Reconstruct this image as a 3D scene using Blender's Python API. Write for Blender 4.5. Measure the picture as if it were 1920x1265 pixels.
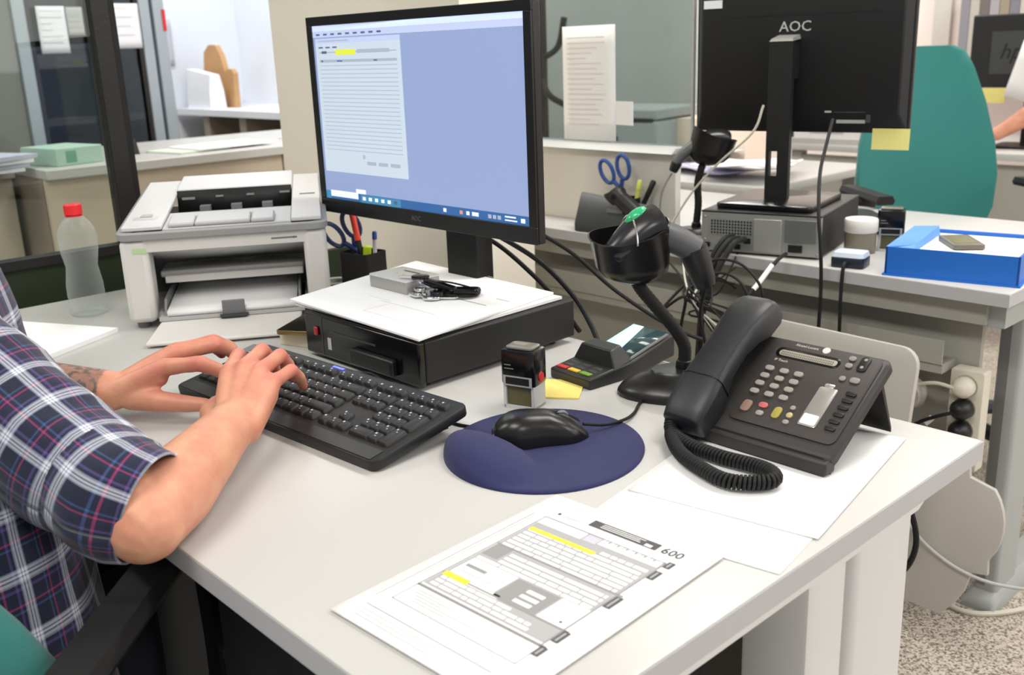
import bpy, math, random
from mathutils import Vector, Matrix, Euler
from mathutils import noise as mnoise
R = math.radians
random.seed(7)
for o in list(bpy.data.objects): bpy.data.objects.remove(o)
S = bpy.context.scene
COL = S.collection

# ------------------------------------------------------------------ camera
CAM = Vector((0.4246, -1.1399, 1.2058))
pitch, roll, yaw = 0.285003, -0.0376378, 2.398125
fw = Vector((math.cos(yaw)*math.cos(pitch), math.sin(yaw)*math.cos(pitch), -math.sin(pitch)))
r0 = fw.cross(Vector((0, 0, 1))).normalized(); u0 = r0.cross(fw)
r1 = r0*math.cos(roll)+u0*math.sin(roll); u1 = u0*math.cos(roll)-r0*math.sin(roll)
cd = bpy.data.cameras.new('camera'); cam = bpy.data.objects.new('camera', cd); COL.objects.link(cam)
m = Matrix((r1, u1, -fw)).transposed().to_4x4(); m.translation = CAM
cam.matrix_world = m
cd.sensor_fit = 'HORIZONTAL'; cd.sensor_width = 36; cd.lens = 1857.99*36/1920; cd.clip_start = .02
cd.dof.use_dof = True; cd.dof.focus_distance = 1.35; cd.dof.aperture_fstop = 7.0
S.camera = cam

# ------------------------------------------------------------------ light
w = bpy.data.worlds.new('world'); S.world = w; w.use_nodes = True
w.node_tree.nodes['Background'].inputs[0].default_value = (.93, .96, 1.0, 1)
w.node_tree.nodes['Background'].inputs[1].default_value = .42
def area(name, loc, rot, sx, sy, e, col=(1, .97, .93)):
    l = bpy.data.lights.new(name, 'AREA'); l.shape = 'RECTANGLE'; l.size = sx; l.size_y = sy; l.energy = e; l.color = col
    o = bpy.data.objects.new(name, l); COL.objects.link(o); o.location = loc; o.rotation_euler = rot; return o
for i, x in enumerate((-5.0, -2.6, -.2, 2.2)):
    for j, y in enumerate((-1.6, .8, 3.2)):
        area('ceiling_panel_lamp', (x, y, 2.72), (0, 0, 0), 1.2, .6, 30)
area('white_room_fill', (-4.3, 1.55, 2.7), (0, 0, 0), .9, .5, 8, (.93, .97, 1))  # unseen area light, added to brighten the white room
area('right_rear_fill', (3.4, 2.2, 1.9), (R(-68), 0, R(-62)), 2.4, 1.6, 26, (1, .98, .95))  # fill from the back right, added to brighten that side of the desk
S.view_settings.view_transform = 'Standard'; S.view_settings.look = 'None'
S.view_settings.exposure = .12; S.view_settings.gamma = 1; S.view_settings.use_curve_mapping = False

# ------------------------------------------------------------------ materials
def lin(h):
    h = h.lstrip('#'); c = [int(h[i:i+2], 16)/255 for i in (0, 2, 4)]
    return tuple(x/12.92 if x <= .04045 else ((x+.055)/1.055)**2.4 for x in c)+(1,)
MATS = {}
def M(name, col, rough=.5, metal=0., spec=.5, bump=0., bscale=200., var=0., vscale=8., emit=0., sheen=0., coat=0., trans=0.):
    if name in MATS: return MATS[name]
    m = bpy.data.materials.new(name); m.use_nodes = True; nt = m.node_tree; N = nt.nodes; L = nt.links
    b = N['Principled BSDF']; c = lin(col)
    b.inputs['Base Color'].default_value = c; b.inputs['Roughness'].default_value = rough
    b.inputs['Metallic'].default_value = metal; b.inputs['Specular IOR Level'].default_value = spec
    if sheen: b.inputs['Sheen Weight'].default_value = sheen
    if coat: b.inputs['Coat Weight'].default_value = coat
    if trans: b.inputs['Transmission Weight'].default_value = trans
    if emit: b.inputs['Emission Color'].default_value = c; b.inputs['Emission Strength'].default_value = emit
    if bump or var: tc = N.new('ShaderNodeTexCoord')
    if bump:
        n = N.new('ShaderNodeTexNoise'); n.inputs['Scale'].default_value = bscale; n.inputs['Detail'].default_value = 3
        bp = N.new('ShaderNodeBump'); bp.inputs['Strength'].default_value = bump; bp.inputs['Distance'].default_value = .002
        L.new(tc.outputs['Object'], n.inputs['Vector']); L.new(n.outputs['Fac'], bp.inputs['Height']); L.new(bp.outputs['Normal'], b.inputs['Normal'])
    if var:
        n = N.new('ShaderNodeTexNoise'); n.inputs['Scale'].default_value = vscale; n.inputs['Detail'].default_value = 4
        r = N.new('ShaderNodeMixRGB'); r.blend_type = 'MULTIPLY'; r.inputs[0].default_value = 1
        cr = N.new('ShaderNodeMapRange'); cr.inputs[3].default_value = 1-var; cr.inputs[4].default_value = 1+var*.3
        cr.inputs[1].default_value = .3; cr.inputs[2].default_value = .7
        L.new(tc.outputs['Object'], n.inputs['Vector']); L.new(n.outputs['Fac'], cr.inputs[0])
        r.inputs[1].default_value = c; L.new(cr.outputs[0], r.inputs[2]); L.new(r.outputs[0], b.inputs['Base Color'])
    MATS[name] = m; return m
def glassmat(name, col, rough=.02, fac=.06):
    m = bpy.data.materials.new(name); m.use_nodes = True; nt = m.node_tree; N = nt.nodes; N.clear()
    o = N.new('ShaderNodeOutputMaterial'); t = N.new('ShaderNodeBsdfTransparent'); g = N.new('ShaderNodeBsdfGlossy'); x = N.new('ShaderNodeMixShader')
    lw = N.new('ShaderNodeLayerWeight'); lw.inputs[0].default_value = .5; pw = N.new('ShaderNodeMath'); pw.operation = 'POWER'; pw.inputs[1].default_value = 4; nt.links.new(lw.outputs['Facing'], pw.inputs[0])
    f = N.new('ShaderNodeMath'); f.operation = 'MULTIPLY_ADD'; f.inputs[1].default_value = .4; f.inputs[2].default_value = .03; nt.links.new(pw.outputs[0], f.inputs[0])
    t.inputs[0].default_value = lin(col); g.inputs['Roughness'].default_value = rough
    nt.links.new(f.outputs[0], x.inputs[0]); nt.links.new(t.outputs[0], x.inputs[1]); nt.links.new(g.outputs[0], x.inputs[2]); nt.links.new(x.outputs[0], o.inputs[0])
    MATS[name] = m; return m
def granite():
    m = bpy.data.materials.new('granite_floor'); m.use_nodes = True; N = m.node_tree.nodes; L = m.node_tree.links; b = N['Principled BSDF']
    tc = N.new('ShaderNodeTexCoord'); v = N.new('ShaderNodeTexVoronoi'); v.inputs['Scale'].default_value = 250
    r = N.new('ShaderNodeValToRGB'); e = r.color_ramp.elements
    e[0].color = lin('#6a6158'); e[0].position = .08; e[1].color = lin('#c6beb2'); e[1].position = .7
    a = e.new(.25); a.color = lin('#8d8275'); a = e.new(.45); a.color = lin('#ada294')
    L.new(tc.outputs['Object'], v.inputs['Vector']); s = N.new('ShaderNodeSeparateColor'); L.new(v.outputs['Color'], s.inputs[0]); L.new(s.outputs[0], r.inputs[0])
    L.new(r.outputs[0], b.inputs['Base Color']); b.inputs['Roughness'].default_value = .35
    return m

# ------------------------------------------------------------------ mesh building
def rot(rx=0, ry=0, rz=0): return Euler((R(rx), R(ry), R(rz))).to_matrix()
def catmull(P, n=8):
    P = [Vector(p) for p in P]; Q = [P[0]*2-P[1]]+P+[P[-1]*2-P[-2]]; out = []
    for i in range(1, len(Q)-2):
        a, b, c, d = Q[i-1:i+3]
        for k in range(n):
            t = k/n; out.append(.5*((2*b)+(c-a)*t+(2*a-5*b+4*c-d)*t*t+(3*b-a-3*c+d)*t**3))
    return out+[P[-1]]
def rrect(x0, y0, x1, y1, r, n=4):
    r = min(r, (x1-x0)/2-1e-5, (y1-y0)/2-1e-5); o = []
    for cx, cy, a in ((x1-r, y0+r, -90), (x1-r, y1-r, 0), (x0+r, y1-r, 90), (x0+r, y0+r, 180)):
        for k in range(n+1):
            t = R(a+90*k/n); o.append((cx+r*math.cos(t), cy+r*math.sin(t)))
    return o
class MB:
    def __init__(s): s.V = []; s.F = []; s.I = []; s.UV = {}
    def add(s, V, F, mi=0, T=None):
        b = len(s.V)
        s.V += [tuple(T @ Vector(v)) if T is not None else tuple(v) for v in V]
        s.F += [tuple(b+i for i in f) for f in F]; s.I += [mi]*len(F); return s
    def box(s, x0, y0, z0, x1, y1, z1, mi=0, T=None):
        return s.add([(x0, y0, z0), (x1, y0, z0), (x1, y1, z0), (x0, y1, z0), (x0, y0, z1), (x1, y0, z1), (x1, y1, z1), (x0, y1, z1)],
                     [(3, 2, 1, 0), (4, 5, 6, 7), (0, 1, 5, 4), (1, 2, 6, 5), (2, 3, 7, 6), (3, 0, 4, 7)], mi, T)
    def loft(s, secs, cap=True, mi=0, closed=True, T=None):
        n = len(secs[0]); V = [v for q in secs for v in q]; F = []
        for i in range(len(secs)-1):
            for j in range(n if closed else n-1):
                k = (j+1) % n; F.append((i*n+j, i*n+k, (i+1)*n+k, (i+1)*n+j))
        if cap and closed: F.append(tuple(range(n-1, -1, -1))); F.append(tuple((len(secs)-1)*n+j for j in range(n)))
        return s.add(V, F, mi, T)
    def prism(s, P, z0, z1, ch=0., mi=0, T=None):
        # P: ccw outline; ch: chamfer of both rims
        cx = sum(p[0] for p in P)/len(P); cy = sum(p[1] for p in P)/len(P)
        def ins(d):
            o = []; n = len(P)
            for i in range(n):
                a = Vector(P[i-1]); b = Vector(P[i]); c = Vector(P[(i+1) % n])
                e1 = (b-a); e2 = (c-b)
                if e1.length < 1e-9 or e2.length < 1e-9: o.append(tuple(b)); continue
                n1 = Vector((-e1.y, e1.x)).normalized(); n2 = Vector((-e2.y, e2.x)).normalized(); h = n1+n2
                if h.length < 1e-6: h = n1
                h.normalize(); o.append(tuple(b+h*d/max(.4, h.dot(n1))))
            return o
        if ch:
            q = ins(ch); qm = ins(ch*.3)
            secs = [[(x, y, z0) for x, y in q], [(x, y, z0+ch*.3) for x, y in qm], [(x, y, z0+ch) for x, y in P], [(x, y, z1-ch) for x, y in P], [(x, y, z1-ch*.3) for x, y in qm], [(x, y, z1) for x, y in q]]
        else: secs = [[(x, y, z0) for x, y in P], [(x, y, z1) for x, y in P]]
        return s.loft(secs, True, mi, True, T)
    def lathe(s, prof, n=20, c=(0, 0, 0), mi=0, T=None, cap=True):
        return s.loft([[(c[0]+r*math.cos(2*math.pi*k/n), c[1]+r*math.sin(2*math.pi*k/n), c[2]+z) for k in range(n)] for r, z in prof], cap, mi, True, T)
    def tube(s, P, r, n=8, mi=0, T=None, flat=1., cap=True):
        P = [Vector(p) for p in P]; rr = r if isinstance(r, (list, tuple)) else [r]*len(P)
        t = (P[1]-P[0]).normalized(); a = Vector((0, 0, 1)) if abs(t.z) < .9 else Vector((1, 0, 0))
        u = t.cross(a).normalized(); secs = []
        for i, p in enumerate(P):
            t2 = (P[min(i+1, len(P)-1)]-P[max(i-1, 0)])
            if t2.length > 1e-9: t2.normalize()
            else: t2 = t
            u = (u-t2*u.dot(t2))
            if u.length < 1e-6: u = t2.orthogonal()
            u.normalize(); v = t2.cross(u); t = t2
            secs.append([tuple(p+u*math.cos(2*math.pi*k/n)*rr[i]+v*math.sin(2*math.pi*k/n)*rr[i]*flat) for k in range(n)])
        return s.loft(secs, cap, mi, True, T)
    def ball(s, c, r, n=12, mi=0, T=None):
        rx, ry, rz = (r, r, r) if not isinstance(r, (tuple, list)) else r
        secs = [[(c[0]+rx*math.sin(math.pi*max(.02, min(.98, i/(n//2)))) * math.cos(2*math.pi*k/n), c[1]+ry*math.sin(math.pi*max(.02, min(.98, i/(n//2))))*math.sin(2*math.pi*k/n), c[2]-rz*math.cos(math.pi*i/(n//2))) for k in range(n)] for i in range(n//2+1)]
        return s.loft(secs, True, mi, True, T)
    def grid(s, f, nu, nv, mi=0, T=None):
        V = [f(i/nu, j/nv) for j in range(nv+1) for i in range(nu+1)]
        F = [(j*(nu+1)+i, j*(nu+1)+i+1, (j+1)*(nu+1)+i+1, (j+1)*(nu+1)+i) for j in range(nv) for i in range(nu)]
        return s.add(V, F, mi, T)
    def mesh(s, name, mats, ang=40):
        me = bpy.data.meshes.new(name); me.from_pydata(s.V, [], s.F)
        for m in (mats if isinstance(mats, (list, tuple)) else [mats]): me.materials.append(m)
        if any(s.I): me.polygons.foreach_set('material_index', s.I)
        me.validate(); me.shade_smooth(); me.set_sharp_from_angle(angle=R(ang)); me.update(); return me
    def build(s, name, mats, parent=None, loc=None, rz=None, ang=40, bevel=0., solid=0., sub=0):
        o = bpy.data.objects.new(name, s.mesh(name, mats, ang)); COL.objects.link(o)
        if parent: o.parent = parent
        if loc is not None: o.location = loc
        if rz is not None: o.rotation_euler = (0, 0, rz) if not isinstance(rz, (tuple, list)) else rz
        if solid: md = o.modifiers.new('s', 'SOLIDIFY'); md.thickness = solid; md.offset = 0
        if sub: md = o.modifiers.new('u', 'SUBSURF'); md.levels = sub; md.render_levels = sub
        if bevel:
            md = o.modifiers.new('b', 'BEVEL'); md.width = bevel; md.segments = 2; md.limit_method = 'ANGLE'; md.angle_limit = R(35); md.harden_normals = False
        return o
def tag(o, label=None, cat=None, group=None, kind=None):
    if label: o['label'] = label
    if cat: o['category'] = cat
    if group: o['group'] = group
    if kind: o['kind'] = kind
    return o
def thing(name, label, cat, loc=(0, 0, 0), rz=0, group=None):
    o = bpy.data.objects.new(name, None); COL.objects.link(o); o.location = loc; o.empty_display_size = .05
    o.rotation_euler = rz if isinstance(rz, (tuple, list)) else (0, 0, rz)
    return tag(o, label, cat, group)
def dupe(o, parent=None):
    c = o.copy(); COL.objects.link(c)
    if parent: c.parent = parent
    for ch in list(o.children): dupe(ch, c)
    return c
def BOX(name, x0, y0, z0, x1, y1, z1, mat, parent=None, bevel=0., **k):
    return MB().box(x0, y0, z0, x1, y1, z1).build(name, mat, parent, bevel=bevel, **k)
def TUBE(name, P, r, mat, parent=None, n=8, sm=6, **k):
    return MB().tube(catmull(P, sm) if sm else P, r, n, **k).build(name, mat, parent)
def text(name, s, size, mat, parent, loc, rotm, align='CENTER', depth=.0002, sx=1., font_shear=0., bold=0.):
    c = bpy.data.curves.new(name, 'FONT'); c.body = s; c.size = size; c.align_x = align; c.align_y = 'CENTER'; c.extrude = depth; c.shear = font_shear; c.resolution_u = 2; c.offset = bold
    t = bpy.data.objects.new('tmp', c); COL.objects.link(t); bpy.context.view_layer.update()
    me = bpy.data.meshes.new_from_object(t.evaluated_get(bpy.context.evaluated_depsgraph_get())); bpy.data.objects.remove(t)
    me.materials.clear(); me.materials.append(mat); me.name = name
    o = bpy.data.objects.new(name, me); COL.objects.link(o); o.parent = parent; o.location = loc
    o.rotation_euler = rotm; o.scale = (sx, 1, 1); return o
def decal(name, parent, rects, mats, loc=(0, 0, 0), rotm=(0, 0, 0), step=.00012, th=.00008):
    # flat print: rects (x0,y0,x1,y1,mi[,layer]) lying on a surface
    b = MB()
    for q in rects:
        z = (q[5] if len(q) > 5 else 0)*step
        b.box(q[0], q[1], z, q[2], q[3], z+th, q[4])
    o = b.build(name, mats, parent, loc=loc); o.rotation_euler = rotm; o['kind'] = 'stuff'; return o

WHITE = M('white_laminate', '#c2c1be', .32, var=.03, vscale=3)
GREYEDGE = M('grey_edge_band', '#bdbdc0', .45)
LEGW = M('white_powder_coat', '#dededd', .4)
PAPER = M('white_paper', '#f6f6f6', .75)
PAPER2 = M('cool_white_paper', '#eef0f6', .75)
BLACK = M('black_plastic', '#121213', .42, bump=.05, bscale=900)
BLACKG = M('gloss_black_plastic', '#0c0c0e', .18)
BLACKM = M('matte_black_plastic', '#161617', .6, spec=.35, bump=.1, bscale=700)
DGREY = M('dark_grey_plastic', '#2b2a2a', .48, bump=.06, bscale=800)
CHAR = M('charcoal_plastic', '#3a3b3d', .5)
MGREY = M('mid_grey_plastic', '#77787a', .5)
LGREY = M('light_grey_plastic', '#b6b6b4', .5)
OFFW = M('printer_white_plastic', '#dedbd6', .45)
STEEL = M('brushed_steel', '#b9b9b6', .35, .85)
CHROME = M('polished_metal', '#d5d5d6', .15, 1.)
NAVY = M('navy_lycra', '#1c1f52', .8, sheen=.08, bump=.2, bscale=1500)
YEL = M('yellow_note_paper', '#f0dc7c', .8)
PALEYEL = M('pale_yellow_note_paper', '#e9e08a', .8)
RED = M('red_plastic', '#d8202c', .4)
SCISS = M('dark_blue_plastic', '#1d2e5e', .35)
SCISS2 = M('blue_plastic', '#2c4d94', .4)
TEAL = M('teal_fabric', '#2b7a74', .9, bump=.4, bscale=600, sheen=.3)
PRINT = M('grey_print', '#939393', .8); PRINTD = M('dark_print', '#565558', .8); PRINTL = M('light_print', '#aaaaac', .8)
HILITE = M('yellow_highlighter_print', '#e9ec46', .8)
CLEAR = glassmat('clear_glass', '#f4f8f6')
GLASSG = glassmat('grey_tinted_glass', '#d3d9d8')
# ================================================================== the setting
def struct(o): o['kind'] = 'structure'; return o
GRAN = granite()
WALLC = M('cream_wall_paint', '#f6efdf', .8, bump=.1, bscale=60)
WALLG = M('grey_wall_paint', '#c6cac7', .85, var=.08, vscale=2)
WALLP = M('pale_wall_paint', '#efe3dc', .85)
WALLB = M('cool_white_wall_paint', '#e8eef8', .85)
WALLD = M('dim_grey_wall_paint', '#7e807a', .85)
DARKW = M('dark_room_panel', '#131416', .7, var=.2, vscale=2)
ALU = M('aluminium_frame', '#a8b2bb', .4, .35)
BEIGE = M('beige_laminate', '#cdbfab', .6, var=.05, vscale=4)
BEIGED = M('taupe_laminate', '#96897a', .6, var=.06, vscale=4)
BLKF = M('black_frame_paint', '#131110', .5, bump=.3, bscale=120)
DGREEN = M('dark_green_panel', '#1d2c14', .7)
struct(BOX('floor', -9, -4, -.06, 5, 7, 0, GRAN))
struct(BOX('wall_middle', -2.2, .386, 0, -1.37, .60, 2.8, WALLC))
struct(BOX('wall_back', -3.2, 4.2, 0, 5, 4.35, 2.8, WALLP))
struct(BOX('wall_rear', -7.0, 4.2, 0, -3.2, 4.35, 2.8, WALLG))
struct(BOX('wall_left', -4.4, -4, 0, -4.22, .33, 2.8, WALLD))
struct(BOX('wall_dark', -5.15, .2, 0, -5.05, .99, 2.8, DARKW))
struct(BOX('wall_side', -5.45, .99, 0, -5.3, 1.95, 2.8, WALLB))
struct(BOX('wall_far', -5.45, 1.95, 0, -3.3, 2.05, 2.8, WALLB))
struct(BOX('ceiling', -9, -4, 2.8, 5, 7, 2.86, M('ceiling_white', '#e6e6e2', .9)))
# glazed door with aluminium frame in the far left wall
d = bpy.data.objects.new('door_1', None); COL.objects.link(d); struct(d); d.location = (-4.2, .33, 0)
for y0, y1 in ((0, .055), (.55, .60), (.615, .67)): BOX('frame_post', -.05, y0, 0, .0, y1, 2.5, ALU, d, bevel=.004)
for y0, y1 in ((.055, .075), (.53, .55)): BOX('black_gasket', -.04, y0, 0, -.005, y1, 2.5, BLACK, d)
BOX('glass_pane', -.03, .075, .02, -.022, .53, 2.5, glassmat('dark_tinted_glass', '#8b9092'), d)
BOX('middle_stile', -.045, .30, 0, -.002, .335, 2.5, BLKF, d)
# notices taped to the glazed door
def sheet(name, label, loc, w, h, rotm, mat=PAPER, lines=0, seed=1, group=None, th=.0012, cat='paper', c0=PRINTL):
    t = thing(name, label, cat, loc, rotm, group)
    MB().grid(lambda u, v: ((u-.5)*w, v*h, .002*math.sin(u*3+seed)*v), 6, 6).build('page', mat, t, solid=th)
    if lines:
        rn = random.Random(seed); q = []; y = h*.9
        for k in range(lines):
            q.append((-w*.4, y-h*.006, w*(-.4+.8*rn.uniform(.45, 1)), y+h*.003, 0)); y -= h*.8/lines
        decal('printed_lines', t, q, [c0], loc=(0, 0, .0035))
    return t
sheet('wall_notice', 'white notice taped to the dark glass door left of the black post', (-4.17, .476, 1.249), .12, .195, (R(90), 0, R(90)), PAPER2, 6, 2)
sheet('wall_notice', 'small grey notice beside the black post on the glass door', (-4.17, .575, 1.32), .07, .12, (R(90), 0, R(90)), LGREY, 4, 5)
sheet('wall_notice', 'white notice on the glass door right of the black post', (-4.17, .803, 1.262), .118, .193, (R(90), 0, R(90)), PAPER2, 4, 3)
sheet('wall_notice', 'pale poster with grey heading on the white room side wall', (-5.29, 1.42, 1.17), .22, .26, (R(90), 0, R(90)), M('pale_grey_paper', '#c9cbd3', .8), 5, 4, c0=PRINTD)
tag(BOX('red_sign_plate', -4.215, .985, 1.335, -4.195, 1.0, 1.43, RED), 'narrow red plate on the aluminium door frame', 'sign')
# wall shelf in the white room
sh = thing('wall_shelf', 'long white wall shelf over taupe cupboards in the white room', 'shelf', (-4.7, 1.5, 0))
BOX('shelf_board', -.58, 0, .895, 1.3, .45, .93, M('shelf_white', '#e9edf2', .5), sh)
BOX('cupboard_back', -.58, .3, 0, 1.3, .45, .895, BEIGED, sh)
for x in (-.30, .12, .6): BOX('shelf_support', x, .02, 0, x+.07, .3, .895, BEIGED, sh)
BOX('cupboard_box', -.55, .1, .45, -.32, .3, .62, M('ochre_board', '#a98750', .7), sh)
pb = thing('paper_bag', 'white paper bag standing on the white wall shelf', 'bag', (-5.06, 1.58, .93))
MB().loft([[(-.13, -.05, 0), (.15, -.05, 0), (.15, .05, 0), (-.13, .05, 0)], [(-.13, -.045, .1), (.145, -.045, .1), (.145, .045, .1), (-.13, .045, .1)], [(-.14, -.03, .22), (-.02, -.03, .225), (-.02, .03, .225), (-.14, .03, .22)][0:1]+[(.14, -.03, .185), (.14, .03, .185), (-.14, .03, .22)]]).build('bag_body', PAPER2, pb)
cb = thing('cardboard_cutout', 'brown curved cardboard piece sticking up behind the white bag', 'cardboard', (-5.07, 1.68, .93))
pts = [(-.13, 0), (.19, 0), (.20, .19), (.17, .215), (.10, .20), (.07, .29), (.02, .345), (-.06, .35), (-.13, .31), (-.15, .2)]
MB().prism(pts, 0, .03, T=Matrix.Translation((0, .02, 0)) @ rot(90).to_4x4()).build('cardboard_sheet', M('brown_cardboard', '#c79b6b', .8, var=.1), cb)

# glass partition with black frame at the left end of the near desk
gp = thing('glass_partition', 'black-framed glass partition with a dark green lower panel past the printer', 'partition', (-1.75, -.26, 0))
BOX('post', -.025, -.04, 0, .015, 0, 2.6, BLKF, gp, bevel=.003)
MB().box(-.005, .0, .8, .012, .012, 2.6).build('slotted_strip', BLACKM, gp)
BOX('rail', -.02, -1.6, .803, .02, -.04, .822, BLKF, gp)
BOX('lower_panel', -.012, -1.6, .05, .012, -.04, .803, DGREEN, gp)
BOX('lower_panel_return', -.012, 0, .05, .012, .55, .72, DGREEN, gp)
BOX('glass_pane', -.004, -1.6, .822, .004, -.04, 2.6, CLEAR, gp)

# service counters beyond the partition
def counter(label, x0, x1, y0, y1, h, seams, top=WHITE):
    t = thing('service_counter', label, 'counter', ((x0+x1)/2, (y0+y1)/2, 0)); a, b = (x1-x0)/2, (y1-y0)/2
    BOX('worktop', -a, -b, h-.03, a+.03, b, h, top, t, bevel=.003)
    ys = [-b]+[s-(y0+y1)/2 for s in seams]+[b]
    for k in range(len(ys)-1): BOX('front_panel', a-.02, ys[k]+.003, .12, a, ys[k+1]-.003, h-.03, BEIGE, t)
    BOX('body', -a, -b, .05, a-.022, b, h-.031, BEIGED, t); return t
counter('long beige service counter with a white top behind the printer', -3.45, -2.75, -.12, 1.45, .90, (.13, .70))
counter('lower beige counter at the far left edge behind the partition', -3.6, -2.98, -1.6, -.14, .895, (-.75,))
tag(BOX('document_box', 0, 0, 0, .2, .16, .055, M('pale_green_card', '#a8c4b4', .7), loc=(-2.99, -.10, .90), rz=R(12), bevel=.003), 'pale green document box with a round mark on the beige counter', 'box')
decal('round_mark', bpy.data.objects['document_box'], [(-.018, -.018, .018, .018, 0)], [M('green_print', '#6f9c86', .8)], loc=(.2003, .05, .027), rotm=(R(90), 0, R(90)))
for k in range(4):
    tag(BOX('paper_stack', -.11, -.08, 0, .11, .08, .012, M('lavender_paper', '#b9bccf', .8) if k % 2 else PAPER2, loc=(-2.92+.006*k, -.24+.008*k, .8955+.0125*k), rz=R(8+5*k)), ['lowest white bundle of the stack left of the pale green box', 'lower lavender bundle of the stack left of the pale green box', 'upper white bundle of the stack left of the pale green box', 'topmost lavender bundle of the stack left of the pale green box'][k], 'paper', 'paper bundles on the far counter')
t = thing('tape_dispenser', 'small black dispenser with a white roll on the counter by the post', 'dispenser', (-3.0, .24, .90))
MB().loft([[(-.05, -.03, 0), (.05, -.03, 0), (.05, .03, 0), (-.05, .03, 0)], [(-.04, -.03, .04), (.03, -.03, .05), (.03, .03, .05), (-.04, .03, .04)]]).build('body', BLACK, t)
MB().lathe([(.028, -.012), (.028, .012)], 14, T=Matrix.Translation((.0, 0, .055)) @ rot(90).to_4x4()).build('roll', PAPER, t)
for k, (y, ln, rz) in enumerate(((.55, .3, 4), (.95, .24, -6), (.42, .2, 10))):
    tag(BOX('loose_sheets', -.1, -ln/2, 0, .1, ln/2, .006, PAPER if k != 2 else M('green_tinted_paper', '#cfdccb', .8), loc=(-2.9, y, .9+.0001+.0065*(k == 0)), rz=R(rz)), ['loose white sheets in the middle of the long beige counter', 'loose white sheets beside the cream pillar on the counter', 'green-tinted sheets on the counter right of the black post'][k], 'paper')
# ================================================================== desks
def desk(label, x0, y0, x1, y1, h=.74, end=1):
    t = thing('office_desk', label, 'desk', ((x0+x1)/2, (y0+y1)/2, 0)); a = (x1-x0)/2; b = (y1-y0)/2
    MB().prism(rrect(-a, -b, a, b, .006, 2), h-.0268, h, .0012).build('desk_top', [WHITE], t)
    MB().box(-a-.0006, -b-.0006, h-.0255, a+.0006, b+.0006, h-.0018).build('edge_band', GREYEDGE, t)
    return t, a, b
near, a, b = desk('white-topped near desk with grey edge carrying keyboard, phone and printer', -1.655, -.786, 0, 0)
X = a; Y = b
def endframe(t, xs, ymin, ymax):
    s = 1 if xs > 0 else -1
    x = xs-s*.02
    f = MB()
    P = [(ymin, .7125), (ymax, .7125), (ymax-.035, .703), (ymax-.075, .684), (ymin+.03, .684)]
    f.loft([[(x, p[0], p[1]) for p in P], [(x-s*.06, p[0], p[1]) for p in P]]).build('end_beam', LEGW, t)
    return x, s
x, s = endframe(near, X, -.36, .355)
yo = .393
MB().prism(rrect(x-.078, -.252+yo, x, -.122+yo, .012, 3), .03, .684).build('leg_column', LEGW, near)
MB().prism(rrect(x-.078, -.345+yo, x, -.270+yo, .006, 2), .03, .684).build('leg_column', LEGW, near)
BOX('column_slot', x-.075, -.272+yo, .05, x-.03, -.250+yo, .684, BLACK, near)
MB().prism(rrect(x-.075, -.36, x, .36, .03, 4), 0, .035, .006).build('foot', LEGW, near)
x, s = endframe(near, -X, -.36, .355)
MB().prism(rrect(x, -.1, x+.078, .1, .012, 3), .03, .684).build('leg_column', LEGW, near)
MB().prism(rrect(x, -.36, x+.075, .36, .03, 4), 0, .035, .006).build('foot', LEGW, near)
BOX('modesty_panel', -X+.1, .30, .25, X-.1, .318, .70, M('desk_panel_grey', '#a9a9a4', .6), near)
ped = thing('added_pedestal', 'dark drawer pedestal added to blacken the space under the near desk', 'cabinet', (-.30, -.55, 0))  # guessed pedestal, put in so the space under the desk goes black
BOX('body', -.2, -.17, .04, .18, .17, .66, M('anthracite_metal', '#17181a', .6), ped, bevel=.004)
for k in range(3):
    dr = BOX('drawer', -.195, -.19, .06+.2*k, .175, -.171, .25+.2*k, M('anthracite_metal', '#17181a', .6), ped, bevel=.003)
    BOX('drawer_handle', -.06, -.197, .2+.2*k, .06, -.1905, .215+.2*k, CHAR, dr)
for sx in (-.16, .14):
    for sy in (-.13, .13): MB().lathe([(.02, -.02), (.022, 0), (.02, .02)], 10, T=Matrix.Translation((sx, sy, .022)) @ rot(90).to_4x4()).build('castor', BLACK, ped)

GREYM = M('grey_metal_leg', '#a9adac', .45)
rear, a, b = desk('rear desk facing away with a computer and the black monitor on it', -1.75, .712, -.245, 1.47)
yo = -(.712+1.47)/2; xo = -(-1.75-.245)/2
PANEL = M('desk_panel_warm_grey', '#a5a39a', .65)
BOX('modesty_panel', -a+.05, .80+yo, .26, a-.075, .815+yo, .70, PANEL, rear)
BOX('cable_tray', -a+.1, .735+yo, .555, a-.12, .80+yo, .575, PANEL, rear)
BOX('cable_tray_lip', -a+.1, .73+yo, .575, a-.12, .735+yo, .625, PANEL, rear)
BOX('apron_rail', -a+.05, .745+yo, .665, a-.05, .775+yo, .713, PANEL, rear)
for sx in (1, -1):
    cx = sx*(a-.05)
    MB().prism(rrect(cx-.025, .885+yo, cx+.025, .995+yo, .01, 3), .03, .70).build('leg_column', GREYM, rear)
    BOX('column_groove', cx-.018, .8835+yo, .05, cx+.0, .8855+yo, .69, MGREY, rear)
    MB().loft([[(cx-w_, y+yo, z) for w_, z in ((-.034, 0), (.034, 0), (.034, h*.6), (.022, h), (-.022, h), (-.034, h*.6))] for y, h in ((.858, .016), (.868, .03), (.90, .045), (1.25, .065), (1.36, .05), (1.4, .02))]).build('foot', GREYM, rear)
    BOX('top_bracket', cx-.03, .76+yo, .66, cx+.03, 1.3+yo, .713, GREYM, rear)
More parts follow.
